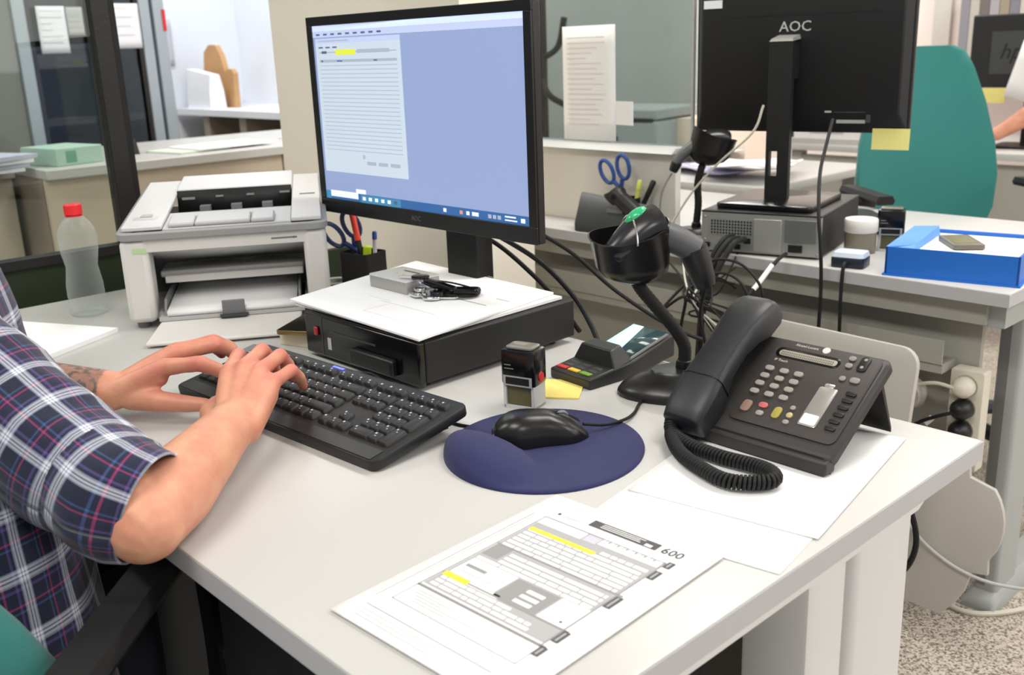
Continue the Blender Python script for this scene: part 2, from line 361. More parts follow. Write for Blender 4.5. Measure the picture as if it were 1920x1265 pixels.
# leaning boards and power strip between the desks
BOARD = M('light_grey_board', '#bdb9b2', .6)
def board(label, P, loc, rotm, th=.012):
    o = MB().prism(P, 0, th, .001).build('grey_board', BOARD, None, loc=loc); o.rotation_euler = rotm
    return tag(o, label, 'board')
P = rrect(-.185, -.2, .185, .135, .035, 5)
board('light grey round-cornered board leaning between the desks behind the telephone', P, (-.535, .60, .505), (R(82), 0, R(-4)))
P = [(-.20, -.17), (.01, -.185), (.035, -.15), (.05, -.12), (.06, -.075), (.09, -.07)]+[(.02+.088*math.cos(R(t)), .03+.11*math.sin(R(t))) for t in range(-40, 50, 12)]+[(.035, .12), (.03, .155), (-.05, .165), (-.2, .06)]
board('grey rounded board standing beside the rear desk leg', P, (-.318, .715, .245), (R(86), 0, R(3)))
ps = thing('power_strip', 'cream power strip with four sockets hanging on the rear desk leg', 'power strip', (-.325, .795, .47))
SOCK = M('cream_plastic', '#d9d4c4', .5)
MB().prism(rrect(-.033, -.115, .033, .095, .006, 3), 0, .035, .003, T=rot(90).to_4x4()).build('strip_body', SOCK, ps)
for k in range(4):
    z = .063-.046*k
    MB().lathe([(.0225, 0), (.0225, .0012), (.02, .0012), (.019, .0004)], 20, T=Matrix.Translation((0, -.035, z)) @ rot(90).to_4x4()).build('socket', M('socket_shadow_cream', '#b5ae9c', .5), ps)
def plug(label, z, mat, cab, pts):
    t = thing('power_plug', label, 'plug', (-.325, .759, .47+z))
    MB().lathe([(.019, .0), (.021, .004), (.0205, .02), (.013, .032), (.006, .036)], 18, T=rot(90).to_4x4()).build('plug_body', mat, t)
    MB().tube(catmull([(0, -.03, 0)]+pts, 8), .0038, 8).build('power_cable', cab, t)
CREAM = M('cream_cable', '#cfcabb', .5)
plug('cream plug in the topmost socket of the power strip', .063, SOCK, CREAM, [(-.05, -.03, .003), (-.10, -.02, -.02), (-.15, 0, -.07), (-.19, .0, -.16), (-.2, .0, -.3)])
plug('black plug with a white tag in the second socket of the strip', .017, BLACK, BLACKM, [(-.035, -.04, -.015), (-.08, -.04, -.045), (-.14, -.03, -.11), (-.2, -.02, -.2)])
plug('black plug in the third socket of the strip', -.029, BLACK, BLACKM, [(-.04, -.04, -.01), (-.1, -.04, -.03), (-.17, -.03, -.10), (-.22, -.02, -.2)])
plug('black plug in the lowest socket of the strip', -.075, BLACK, BLACKM, [(-.04, -.04, -.02), (-.1, -.04, -.05), (-.17, -.03, -.12), (-.22, -.02, -.2)])
tag(BOX('cable_tag', -.006, -.002, -.01, .006, .002, .01, PAPER, loc=(-.377, .722, .458), rz=(0, R(40), 0)), 'small white tag wrapped on the second black plug cable', 'tag')
pl = thing('charger_brick', 'clear grey plastic charger hanging left of the power strip', 'charger', (-.43, .74, .50))
MB().lathe([(.001, -.02), (.03, -.02), (.036, 0), (.03, .02), (.001, .02)], 16, T=rot(90).to_4x4()).build('charger_body', BOARD, pl)
# floor and wall cables
def cable(label, P, r=.0035, mat=BLACKM, group=None, sm=8, name='cable'):
    return tag(TUBE(name, P, r, mat, None, 8, sm), label, 'cable', group)
cable('cream cable looping on the granite floor round the rear desk foot', [(-.52, 1.05, .35), (-.47, .98, .1), (-.44, .93, .006), (-.39, .855, .005), (-.30, .83, .005), (-.22, .93, .005), (-.15, 1.15, .005)], .006, CREAM)
cable('thin grey cable running across the grey rounded board', [(-.50, .66, .42), (-.42, .675, .29), (-.33, .685, .20), (-.22, .70, .165), (-.08, .76, .17)], .0035, LGREY)
cable('black cable loop hanging below the near desk corner', [(-.13, -.0, .70), (-.105, .04, .62), (-.09, .05, .55), (-.11, .04, .50), (-.17, .03, .485), (-.24, .05, .49)], .004)
# ================================================================== things on the near desk
D = .74
# ---- loose sheets under the telephone
def a4(name, label, loc, rz, seed, lines=0):
    t = thing(name, label, 'paper', loc, rz)
    MB().grid(lambda u, v: (u*.21, v*.297, .0004+.0010*max(0, math.sin(seed+u*2.4+v*1.7))*(u*(1-u)+v*(1-v))), 8, 10).build('page', PAPER, t, solid=.0003)
    if lines:
        q = []; rn = random.Random(seed)
        for k in range(lines): q.append((.02, .27-.0075*k, .02+.165*rn.uniform(.4, 1), .2712-.0075*k, 0))
        decal('printed_lines', t, q, [M('faint_print', '#d2d2d5', .8)], loc=(0, 0, .0014))
    return t
yw = R(9.8); ex = Vector((math.cos(yw), math.sin(yw), 0))
c0 = Vector((-.003, -.430, D+.0003))-ex*.21
a4('paper_sheet', 'white sheet under the telephone overhanging the right desk edge', c0, yw, 1, 26)
yw2 = R(10.6); ex2 = Vector((math.cos(yw2), math.sin(yw2), 0)); ey2 = Vector((-math.sin(yw2), math.cos(yw2), 0))
c2 = Vector((-.066, -.058, D+.0016))-ex2*.21-ey2*.297
a4('paper_sheet', 'white sheet under the telephone reaching towards the back desk corner', c2, yw2, 2)
# ---- the highlighted form
fm = thing('printed_form', 'printed form number 600 with yellow highlighter lying at the desk corner', 'form', (-.250, -.747, D+.0026), R(2.93))
MB().grid(lambda u, v: (u*.21, v*.297, .0012*(max(0, u-.75)*3)*max(0, v-.6)+.0004), 10, 14).build('page', PAPER, fm, solid=.0003)
q = []
def rc(x0, y0, x1, y1, m, l=0): q.append((x0/1000, y0/1000, x1/1000, y1/1000, m, l))
def outline(x0, y0, x1, y1, m, t=.7, l=1):
    rc(x0, y0, x1, y0+t, m, l); rc(x0, y1-t, x1, y1, m, l); rc(x0, y0, x0+t, y1, m, l); rc(x1-t, y0, x1, y1, m, l)
rn = random.Random(4)
rc(29, 83, 176, 252, 2)                       # pale body tint
rc(72, 264, 154, 277, 1, 1)                   # dark title bar
for k in range(3): rc(85, 267.5+3*k, 85+rn.uniform(45, 62), 268.5+3*k, 3, 2)
rc(140, 265.5, 148, 270, 3, 2)
rc(27, 236, 85, 250, 3, 1)
for k in range(24):
    for j in range(6): rc(29+k*2.3, 237.6+j*2, 30+k*2.3, 238.6+j*2, 2, 2)
rc(87, 236.5, 103, 250, 4, 1)
rc(104.5, 239, 174, 255, 3, 1)
for k in range(6): rc(108+k*10.5, 242, 109.2+k*10.5, 252, 2, 2); rc(111+k*10.5, 246, 114+k*10.5, 251, 2, 2)
rows = [230, 222, 214.5, 207, 199.5, 192, 184.5]
for r_, y in enumerate(rows):                 # rows of white fields
    x = 33 if r_ else 118; n = 0
    while x < 172:
        w_ = min(rn.choice((9, 12, 16, 22, 34, 44)), 174-x)
        if not (155 < y < 182 and x < 52): rc(x, y-4.6, x+w_-2, y, 3, 1)
        x += w_
for r_, y in enumerate((172, 164.5, 157, 150)):
    x = 55 if r_ < 3 else 33
    while x < 172:
        w_ = min(rn.choice((14, 22, 30, 46)), 174-x); rc(x, y-4.4, x+w_-2, y, 3, 1); x += w_
rc(31, 155, 51, 180, 0, 1)
rc(33, 112, 90, 144, 3, 1); rc(36, 128, 62, 133, 0, 2); rc(40, 119, 80, 120, 0, 2)
rc(92, 107, 142, 143, 0, 1)
for k in range(3): rc(112, 112+9*k, 132, 117+9*k, 3, 2)
rc(144, 108, 175, 144, 3, 1); rc(165, 113, 168, 116, 1, 2)
for r_, y in enumerate((103, 96.5, 90)):
    x = 34
    while x < (150 if r_ else 120):
        w_ = min(rn.choice((8, 11, 18, 26)), 174-x); rc(x, y-4, x+w_-2, y, 3, 1); x += w_
rc(32, 105, 100, 111, 3, 1)
rc(32, 219, 114.5, 225.2, 5, 3); rc(31, 103.5, 62, 111, 5, 3)     # highlighter
for y in (78, 106, 178): rc(29, y, 182, y+2.4, 0, 2)
outline(27, 47, 178, 78, 0, 1.1); outline(27, 78, 177, 251, 0, 1.2, 3)
for k in range(5): rc(34+k*3, 71-k*4, 34+k*3+rn.uniform(30, 80), 72-k*4, 2, 1)
rc(17, 26.8, 172, 28, 0, 1)
for k in range(3): rc(20, 20-5*k, 120, 20.9-5*k, 2, 1)
for y0, y1 in ((243, 255), (218, 234.5), (156, 177), (89, 107), (65, 79)):
    rc(177.5, y0, 185, y1, 1, 2); rc(180, y0+2, 182, y1-2, 2, 3)
rc(12, 40, 13, 250, 2, 1); rc(16, 90, 16.8, 245, 2, 1)
rc(33, 262, 36.5, 266, 1, 1); rc(39, 263, 62, 264, 2, 1); rc(39, 260, 55, 260.7, 2, 1)
decal('form_print', fm, q, [PRINT, PRINTD, PRINTL, PAPER, M('lilac_print', '#c4c2cf', .8), HILITE], loc=(0, 0, .0007), step=.00012, th=.00006)
text('form_number', '600', .0165, PRINTD, fm, (.1705, .2695, .00095), (0, 0, 0), depth=.00005, sx=.95, bold=.00028)

# ---- mouse pad with wrist rest
pc = Vector((-.368, -.362)); bmp = []
def padz(x, y):
    dx, dy = x-pc.x, y-pc.y; rr = math.hypot(dx, dy)/.125
    s = -dy*.97-dx*.24
    e = max(0, 1-((dx+.040)/.092)**2-((dy+.086)/.056)**2); e = math.sqrt(e)*.5+e*.5
    k = max(0, 1-max(0, rr-.80)/.2); edge = math.sqrt(max(0, 1-(1-k)**2))
    return .004*min(1, edge*1.5+.25)+.025*e*edge
mp = thing('mouse_pad', 'round navy mouse pad with a raised wrist rest', 'mouse pad', (pc.x, pc.y, D))
NU, NV = 72, 26; V = [(0, 0, padz(pc.x, pc.y))]; F = []
def padr(t):
    return .125*(1+.035*math.cos(2*(t-R(125)))+.02*math.cos(t-R(235)))
for j in range(1, NV+1):
    for i in range(NU):
        t = 2*math.pi*i/NU; f = math.sin(j/NV*math.pi/2); x = padr(t)*f*math.cos(t); y = padr(t)*f*math.sin(t)
        V.append((x, y, padz(pc.x+.125*f*math.cos(t), pc.y+.125*f*math.sin(t))))
for i in range(NU): V.append((padr(2*math.pi*i/NU)*math.cos(2*math.pi*i/NU), padr(2*math.pi*i/NU)*math.sin(2*math.pi*i/NU), 0))
for i in range(NU): F.append((0, 1+i, 1+(i+1) % NU))
for j in range(NV):
    for i in range(NU): a_, b_ = 1+j*NU+i, 1+j*NU+(i+1) % NU; F.append((a_, a_+NU, b_+NU, b_))
MB().add(V, F).build('pad_surface', NAVY, mp, ang=60)
decal('care_tag', mp, [(-.006, -.004, .006, .004, 0)], [PRINTL], loc=(.012, -.052, .0055), rotm=(0, 0, R(20)))
# ---- mouse
ms = thing('computer_mouse', 'black wired computer mouse on the navy pad', 'mouse', (-.388, -.352, D+.0042), R(-30))
def mousep(u, v):     # u along length -1..1, v around half 0..1
    L_ = .058; wv = .031*(1-abs(u)**3.2*.55)*(1-.08*math.cos(u*4)); h = .036*(1-.18*u-.65*abs(u)**3.5)*(1 if u < .2 else 1-.35*(u-.2))
    t = math.pi*v; c = math.cos(t); s_ = math.sin(t)
    return (wv*math.copysign(abs(c)**.72, c), L_*u, max(0.0005, h*s_**.62))
MB().loft([[mousep(-.995+1.99*i/26, j/20) for j in range(21)] for i in range(27)]).build('mouse_shell', BLACKG if False else M('mouse_black', '#101011', .3), ms, ang=70)
MB().lathe([(.0001, -.0035), (.008, -.0035), (.009, 0), (.008, .0035), (.0001, .0035)], 14, T=Matrix.Translation((0, .028, .0245)) @ rot(0, 90).to_4x4()).build('scroll_wheel', MGREY, ms)
for sx in (-1, 1): MB().tube([(sx*.003, .01, .0333), (sx*.003, .03, .0305), (sx*.003, .05, .018)], .0008, 5).build('button_seam', BLACKM, ms)
MB().tube([(-.018, -.052, .012), (0, -.0575, .012), (.018, -.052, .012)], .0012, 5).build('trim_strip', MGREY, ms)
MB().tube(catmull([(0, .055, .012), (-.004, .085, .006), (-.025, .118, .001), (-.05, .14, -.0015), (-.08, .158, -.0015), (-.10, .175, -.0015)], 8), .0021, 8).build('mouse_cable', BLACKM, ms)

# ---- keyboard
kb = thing('keyboard', 'black full-size keyboard under the typing hands', 'keyboard', (-.459, -.548, D+.001), (R(9.5), 0, R(3.8)))
kl = .45; kd = .158
KB = M('keyboard_black', '#1c1c1d', .45, bump=.08, bscale=900)
MB().prism(rrect(-kl, 0, 0, kd, .012, 5), 0, .014, .0025).build('case', KB, kb)
BOX('palm_lip', -kl+.01, .003, .0141, -.01, .024, .0148, KB, kb)
for x in (-.40, -.05): MB().loft([[(x-.012, kd-.03, .001), (x+.012, kd-.03, .001), (x+.012, kd-.018, .001), (x-.012, kd-.018, .001)], [(x-.012, kd-.016, -.029), (x+.012, kd-.016, -.029), (x+.012, kd-.008, -.029), (x-.012, kd-.008, -.029)]]).build('fold_out_foot', BLACK, kb)
KEYM = M('key_black', '#222223', .5)
U = .0187; keycache = {}; leg = []
def keymesh(w_, h_=1.):
    k = (round(w_, 2), h_)
    if k not in keycache:
        a_ = U*w_/2-.0009; b_ = U*h_/2-.0009
        keycache[k] = MB().loft([[(x, y, .0) for x, y in rrect(-a_, -b_, a_, b_, .0015, 1)], [(x, y, .0045) for x, y in rrect(-a_+.0012, -b_+.001, a_-.0012, b_-.0016, .0018, 1)], [(x, y, .0053) for x, y in rrect(-a_+.0022, -b_+.002, a_-.0022, b_-.0026, .0018, 1)]]).mesh('key', KEYM)
    return keycache[k]
KS = []
def key(x, y, w_=1., h_=1.):
    o = bpy.data.objects.new('key', keymesh(w_, h_)); COL.objects.link(o); o.parent = kb; o.location = (x+U*w_/2, y+U*h_/2, .0141)
    KS.append((x, y, w_, h_))
x0 = -kl+.0125; y0 = .031
for r_, ws in enumerate(([1.25, 1.25, 1.25, 6.25, 1.25, 1.25, 1.25, 1.25], [1.25]+[1]*11+[2.75], [1.75]+[1]*12+[1.25], [1.5]+[1]*12+[1.5], [1]*13+[2])):
    x = x0
    for w_ in ws: key(x, y0+U*r_, w_); x += U*w_
xn = x0+U*15+.0065
for k in range(3): key(xn+U*k, y0)
key(xn+U, y0+U)
for r_ in (3, 4):
    for k in range(3): key(xn+U*k, y0+U*r_)
xp = xn+U*3+.0065
key(xp, y0, 2); key(xp+2*U, y0)
for r_ in (1, 2, 3):
    for k in range(3): key(xp+U*k, y0+U*r_)
for k in range(4): key(xp+U*k, y0+U*4)
key(xp+3*U, y0, 1, 2); key(xp+3*U, y0+2*U, 1, 2)
yf = y0+U*5+.005
for x in [x0]+[x0+U*(2+k) for k in range(4)]+[x0+U*(6.5+k) for k in range(4)]+[x0+U*(11+k) for k in range(4)]+[xn+U*k for k in range(3)]+[xp+U*k for k in range(4)]: key(x, yf, 1, .8)
rn = random.Random(3)
for (x, y, w_, h_) in KS:
    if w_ > 3: continue
    cx = x+.0045; cy = y+U*h_-.0070
    leg.append((cx, cy, cx+.0022+rn.uniform(0, .0012), cy+.0026, 0)); 
    if rn.random() < .55: leg.append((cx+.0042, cy-.0045, cx+.006, cy-.003, 0))
decal('key_legends', kb, leg, [M('key_legend_white', '#bfc3c8', .6)], loc=(0, 0, .01945))
bl = BOX('indicator_light', -.268, kd-.009, .0141, -.243, kd-.005, .0147, M('blue_led', '#3a46ff', .3, emit=2.5), kb)
MB().tube(catmull([(-.225, kd-.002, .008), (-.22, kd+.02, .0), (-.19, kd+.028, -.018), (-.10, kd+.012, -.028), (-.02, kd+.008, -.027), (.04, kd+.06, -.037)], 8), .0022, 8).build('keyboard_cable', BLACKM, kb)

# ---- self-inking stamp
def stamp(label, loc, rz, s=1., dot=True, win=True):
    t = thing('self_inking_stamp', label, 'stamp', loc, rz)
    FR = M('clear_frame_plastic', '#c9cac8', .2)
    a_, b_ = .0235*s, .0165*s
    for x in (-a_, a_-.005*s): BOX('side_frame', x, -b_, 0, x+.005*s, b_, .042*s, FR, t, bevel=.001)
    BOX('base_plate', -a_, -b_, 0, a_, b_, .005*s, FR, t)
    if win: BOX('ink_core', -a_+.006*s, -b_+.003*s, .006*s, a_-.006*s, b_-.003*s, .036*s, M('khaki_core', '#5f5a3a', .5), t)
    MB().prism(rrect(-a_-.002*s, -b_-.002*s, a_+.002*s, b_+.002*s, .005*s, 3), .033*s, .083*s, .004*s).build('cap', BLACKG, t)
    MB().prism(rrect(-a_+.003*s, -b_+.002*s, a_-.003*s, b_-.002*s, .006*s, 3), .083*s, .0862*s, .0012*s).build('top_window', M('cap_window', '#7d776e', .15), t)
    BOX('label_window', -a_+.002*s, -b_-.0026*s, .0335*s, a_-.002*s, -b_-.002*s, .0475*s, M('stamp_label', '#a5a7a9', .3), t)
    BOX('label_insert', -a_+.006*s, -b_-.0030*s, .036*s, a_-.006*s, -b_-.0026*s, .0455*s, BLACK, t)
    for k in range(2): BOX('printed_line', -a_+.004*s, -b_-.0023*s, .0565*s+.005*s*k, -a_+(.018-.004*k)*s, -b_-.0021*s, .058*s+.005*s*k, MGREY, t)
    if dot: MB().lathe([(.007*s, 0), (.0065*s, .0015*s), (.001, .002*s)], 16, T=Matrix.Translation((a_+.002*s, 0, .045*s)) @ rot(0, 90).to_4x4()).build('release_button', RED, t)
    return t
stamp('black self-inking stamp with a red button standing before the mouse pad', (-.493, -.277, D), R(18), 1.0)
tag(MB().prism([(-.038, -.038), (.038, -.038), (.038, .038), (-.038, .038)], 0, .0022).build('sticky_note', YEL, None, loc=(-.508, -.203, D+.0002), rz=R(36)), 'yellow sticky note pad on the near desk behind the black stamp', 'note')
# ---- card terminal
ct = thing('card_terminal', 'black card payment terminal with a pale reflection across its screen behind the stamp', 'terminal', (-.503, -.085, D), R(-4))
CTM = M('terminal_black', '#232425', .4, bump=.05, bscale=900)
MB().loft([[(x, -.088, z) for x, z in ((-.042, 0), (.042, 0), (.042, .016), (-.042, .016))], [(x, .0, z) for x, z in ((-.044, .0), (.044, .0), (.044, .026), (-.044, .026))], [(x, .088, z) for x, z in ((-.042, .012), (.042, .012), (.042, .048), (-.042, .048))]]).build('terminal_body', CTM, ct, bevel=.003)
MB().loft([[(-.043, -.042, .018), (.043, -.042, .018), (.043, -.002, .026), (-.043, -.002, .026)], [(-.030, -.036, .045), (.032, -.036, .045), (.026, -.012, .048), (-.026, -.012, .048)]]).build('reader_hump', CTM, ct, bevel=.002)
MB().add([(-.036, .004, .0275), (.036, .004, .0275), (.036, .08, .0469), (-.036, .08, .0469)], [(0, 1, 2, 3)]).build('screen', M('terminal_screen', '#31474c', .12, emit=.15), ct, solid=.001)
MB().add([(-.036, .004, .0286), (.004, .004, .0286), (-.014, .08, .048), (-.036, .08, .048)], [(0, 1, 2, 3)]).build('screen_reflection', M('terminal_screen_reflection', '#bfe6e4', .3, emit=.55), ct, solid=.0006)  # cyan reflection on the glass, modelled as a pale glowing patch
BOX('frame_rim', .037, .0, .027, .0415, .084, .029, MGREY, ct).rotation_euler = (R(14.3), 0, 0)
ct.children[-1].location = (0, .0, .0); 
for k, mt in enumerate(('#c32a2a', '#d9b83a', '#6f9a2f')):
    BOX('function_key', -.036+.024*k, -.081, .0165, -.016+.024*k, -.072, .0195, M('terminal_key_%d' % k, mt, .5), ct, bevel=.001)
for j in range(2):
    for k in range(3): BOX('number_key', -.034+.024*k, -.068+.012*j, .017+.001*j, -.018+.024*k, -.060+.012*j, .0195+.001*j, CHAR, ct, bevel=.001)
# ---- paper receipt beside the terminal
tag(BOX('paper_roll_end', 0, 0, 0, .03, .02, .012, PAPER, loc=(-.575, -.03, D), rz=R(20)), 'curl of white receipt paper behind the terminal', 'paper')
# ---- barcode scanner stands
def scanner_stand(l1, l2, loc, rz, s, neck, cup, tilt, head, handle, green):
    t = thing('scanner_stand', l1, 'stand', loc, rz)
    secs = []
    for f, z in ((1, 0), (1.0, .006), (.93, .014), (.72, .024), (.5, .030), (.46, .034), (.0001, .036)):
        secs.append([(.074*f*math.cos(2*math.pi*k/28)*(1+.18*math.cos(2*math.pi*k/28)**2), .058*f*math.sin(2*math.pi*k/28), z) for k in range(28)])
    MB().loft(secs).build('weighted_base', M('stand_black', '#1d1c1c', .32), t, ang=35)
    MB().lathe([(.011, .03), (.012, .034), (.011, .045), (.008, .047)], 16, c=(neck[0][0], 0, 0)).build('collar', BLACK, t)
    P = catmull(neck, 10); b_ = MB()
    b_.tube(P, [.0085+.0006*(i % 2) for i in range(len(P))], 12); b_.build('gooseneck', BLACKM, t)
    sgn = 1 if green else -1; cx, cy, cz = cup; T = Matrix.Translation((cx, cy, cz)) @ rot(*tilt).to_4x4(); n = 32; o_ = []
    def ring(r, z, e=0.):
        o2 = []
        for k in range(n):
            c_, s2 = math.cos(2*math.pi*k/n), math.sin(2*math.pi*k/n); c_ = math.copysign(abs(c_)**.8, c_); s2 = math.copysign(abs(s2)**.8, s2)
            o2.append((r*c_*1.12+.28*max(0, -z-.01)*sgn, r*.8*s2, z+e*c_*c_+(.006*c_*sgn if z > 0 else 0)))
        return o2
    MB().loft([ring(.012, -.050), ring(.022, -.046), ring(.038, -.034), ring(.044, -.020), ring(.047, .018, .008), ring(.0485, .02, .008), ring(.0465, .0205, .008), ring(.043, -.005), ring(.03, -.03), ring(.001, -.036)], True, T=T).build('cup_holder', M('holder_black', '#141415', .28), t, ang=50)
    g = thing('barcode_scanner', l2, 'scanner', loc, rz)
    HM = M('scanner_black', '#232325', .25); HG = M('scanner_grey', '#4c4d50', .45)
    P = catmull(head[0], 6); rr = head[1]; rad = [rr[0]+(rr[1]-rr[0])*math.sin(min(1, i/(len(P)-1)*1.25)*math.pi/2) for i in range(len(P))]
    rad[0] *= .8; rad[-1] *= .75
    hd = MB().tube(P, rad, 20, flat=.78).build('head', HM, g, ang=60)
    T2 = (P[1]-P[0]).normalized()
    up = Vector((0, 0, 1)); up = (up-T2*up.dot(T2)).normalized(); mid = P[len(P)*2//3]; sd = T2.cross(up)
    if green:
        mm = Matrix((sd, T2, up)).transposed().to_4x4(); mm.translation = mid+up*(rr[1]*.66)-Vector((0, .004, 0))
        MB().ball((0, 0, 0), (.011, .017, .008), 16, T=mm).build('window_reflection', M('green_reflection', '#2fae74', .15, emit=.12), g)  # green reflection on the head's glass, built as a faintly glowing ellipsoid
        mm2 = Matrix((sd, T2, up)).transposed().to_4x4(); mm2.translation = P[len(P)//2]
        ringp = [mm2 @ Vector((rr[1]*1.0*math.cos(a_/16*math.pi), .02*math.sin(a_/16*math.pi)-.012, rr[1]*.8*math.sin(a_/16*math.pi))) for a_ in range(17)]
        MB().tube(ringp, .0013, 6).build('chrome_trim', CHROME, g)
    P = catmull(handle[0], 6); r_ = handle[1]
    MB().tube(P, [r_[0]+(r_[1]-r_[0])*i/(len(P)-1) for i in range(len(P))], 18, flat=.8).build('handle', HG, g, ang=60)
    e_ = handle[2]; MB().tube(catmull(e_, 5), [r_[1]*1.02, r_[1]*1.0, r_[1]*.97, r_[1]*.9, r_[1]*.85, r_[1]*.7], 16, flat=.85).build('handle_butt', BLACK, g)
    return t, g
nk = [(0.005, 0, .04), (.005, 0, .065), (-.008, 0, .09), (-.032, 0, .12), (-.052, 0, .145), (-.06, 0, .158)]
st, sg = scanner_stand('black gooseneck stand with a domed base beside the telephone', 'barcode scanner with a green reflection on its head resting in the near stand', (-.372, -.095, D), R(47.4), 1,
    nk, (-.070, -.004, .205), (10, -4, 0), ([(-.098, -.02, .196), (-.075, -.015, .213), (-.050, -.006, .231), (-.030, 0, .238)], (.020, .034)),
    ([(-.040, 0, .224), (-.010, .0, .214), (.018, -.002, .198)], (.025, .0225), [(.014, -.002, .201), (.032, -.004, .150)]), True)
TUBE('scanner_cable', [(.032, -.004, .150), (.03, .02, .10), (.05, .07, .02), (.04, .12, -.1)], .0025, BLACKM, sg)

# ---- desk telephone
PH = M('telephone_black', '#262423', .5, bump=.05, bscale=1000)
ph = thing('desk_telephone', 'black desk telephone with coiled cord standing on white sheets', 'telephone', (-.182, -.212, D+.0032))
fa = math.atan2(.082, .125)
FT = Matrix.Translation((0, 0, .020)) @ Matrix.Rotation(fa, 4, 'X')
FL = .1495
def outl(g=0.): return rrect(-.107+g, -.006+g, .107-g, FL-g, .010, 4)
MB().loft([[(x, y, -.016) for x, y in outl(.004)], [(x, y, -.012) for x, y in outl()], [(x, y, -.003) for x, y in outl()], [(x, y, 0) for x, y in outl(.003)]], T=FT).build('body', PH, ph)
MB().loft([[(x, .0, z) for x, z in ((-.105, .0), (.105, .0), (.105, .016), (-.105, .016))], [(x, .08, z) for x, z in ((-.09, .04), (.09, .04), (.09, .058), (-.09, .058))]]).build('underside', PH, ph)
MB().loft([[(x, .118, z) for x, z in ((-.095, .08), (.095, .08), (.095, .095), (-.095, .095))], [(x, .158, z) for x, z in ((-.095, 0), (.095, 0), (.095, .006), (-.095, .006))]]).build('support_stand', BLACK, ph)
BOX('front_lip', -.105, -.012, 0, .105, .01, .016, PH, ph, bevel=.003)
MB().prism(rrect(-.040, .0135, .1, .146, .010, 4), 0, .0022, .001, T=FT).build('key_panel', M('telephone_panel', '#332d2b', .5), ph)
def fbox(nm, u0, v0, u1, v1, z0, z1, mat, par=ph, r=.002): return MB().prism(rrect(u0/1000, v0/1000, u1/1000, v1/1000, r, 3), z0, z1, .0005, T=FT).build(nm, mat, par)
KM = M('telephone_key_grey', '#9a958f', .35); K2 = M('telephone_key_small', '#8d8a86', .35)
dp = fbox('display_frame', -32, 117.5, 53, 133, .0022, .003, BLACKG, r=.007)
fbox('display_glass', -27, 119.5, 50, 128.5, .003, .0034, M('display_olive_grey', '#a7a295', .3), dp, .004)
q = [((-24+2.6*k)/1000, .1205+.0035*j, (-22.4+2.6*k)/1000, .123+.0035*j, 0) for k in range(27) for j in range(2)]
o = decal('display_text', dp, q, [M('display_ink', '#6b675e', .5)]); o.matrix_local = FT @ Matrix.Translation((0, 0, .0035))
for v in (96.5, 84, 71.5, 58.5):
    for u in (-25.5, -5.5, 14): fbox('dial_key', u-6, v-3.6, u+6, v+3.6, .002, .0048, KM, r=.0034)
kc = {'a': M('telephone_key_brown', '#8a6f62', .4), 'r': M('telephone_key_red', '#c25f62', .4), 'y': M('telephone_key_olive', '#a59a48', .4), 'g': KM, 'w': M('telephone_key_amber', '#bfae7a', .4)}
for u, v, w_, h_, c in ((-23.3, 35, 6, 8.5, 'a'), (-3.5, 41.5, 6, 4, 'r'), (-2.1, 29.5, 5, 3.5, 'g'), (17.6, 36, 5, 8.5, 'y'), (32.5, 48, 3.5, 3, 'g'), (33.8, 37, 4, 4, 'w'), (34.2, 26.8, 4, 3, 'g')):
    fbox('function_key', u-w_, v-h_, u+w_, v+h_, .002, .0046, kc[c], r=.0045)
for u, v, w_, h_ in ((63.9, 136.5, 4.5, 3.5), (64.3, 125.4, 4.5, 3.5), (66.2, 105.3, 4, 3.5), (81.3, 106.2, 6, 4)): fbox('menu_key', u-w_, v-h_, u+w_, v+h_, .002, .0042, K2, r=.0034)
rk = fbox('rocker_key', 74, 121, 86, 143, .002, .0038, BLACK, r=.004)
for v in (126.3, 138): fbox('rocker_mark', 78, v-2, 82, v+2, .0038, .0044, KM, rk, .0015)
ls = fbox('label_strip', 47, 29, 70, 88, .0022, .0034, M('chrome_label', '#c5c2c0', .22, .7), r=.003)
fbox('label_tab', 51, 88, 64, 94, .0022, .0034, M('chrome_label', '#c5c2c0', .22, .7), ls, .003)
fbox('label_paper', 49, 31, 68, 46, .0034, .0037, PAPER2, ls, .002)
for v in (86.5, 76.2, 65.6, 55, 44.5, 34): fbox('memory_key', 80, v-3, 93, v+3, .002, .0044, BLACK, r=.0025)
text('brand_lettering', 'Alcatel-Lucent', .0052, M('pale_lettering', '#d8d5d2', .5), ph, (FT @ Vector((.002, .1405, .0024))), (fa, 0, 0), depth=.00005)
MB().lathe([(.005, 0), (.0045, .0008), (.001, .0009)], 18, T=FT @ Matrix.Translation((.0275, .1408, .0022))).build('brand_emblem', M('pale_lettering', '#d8d5d2', .5), ph)
text('model_lettering', 'IP Touch', .005, M('pale_lettering', '#d8d5d2', .5), ph, (FT @ Vector((-.019, .1122, .0024))), (fa, 0, 0), depth=.00005)
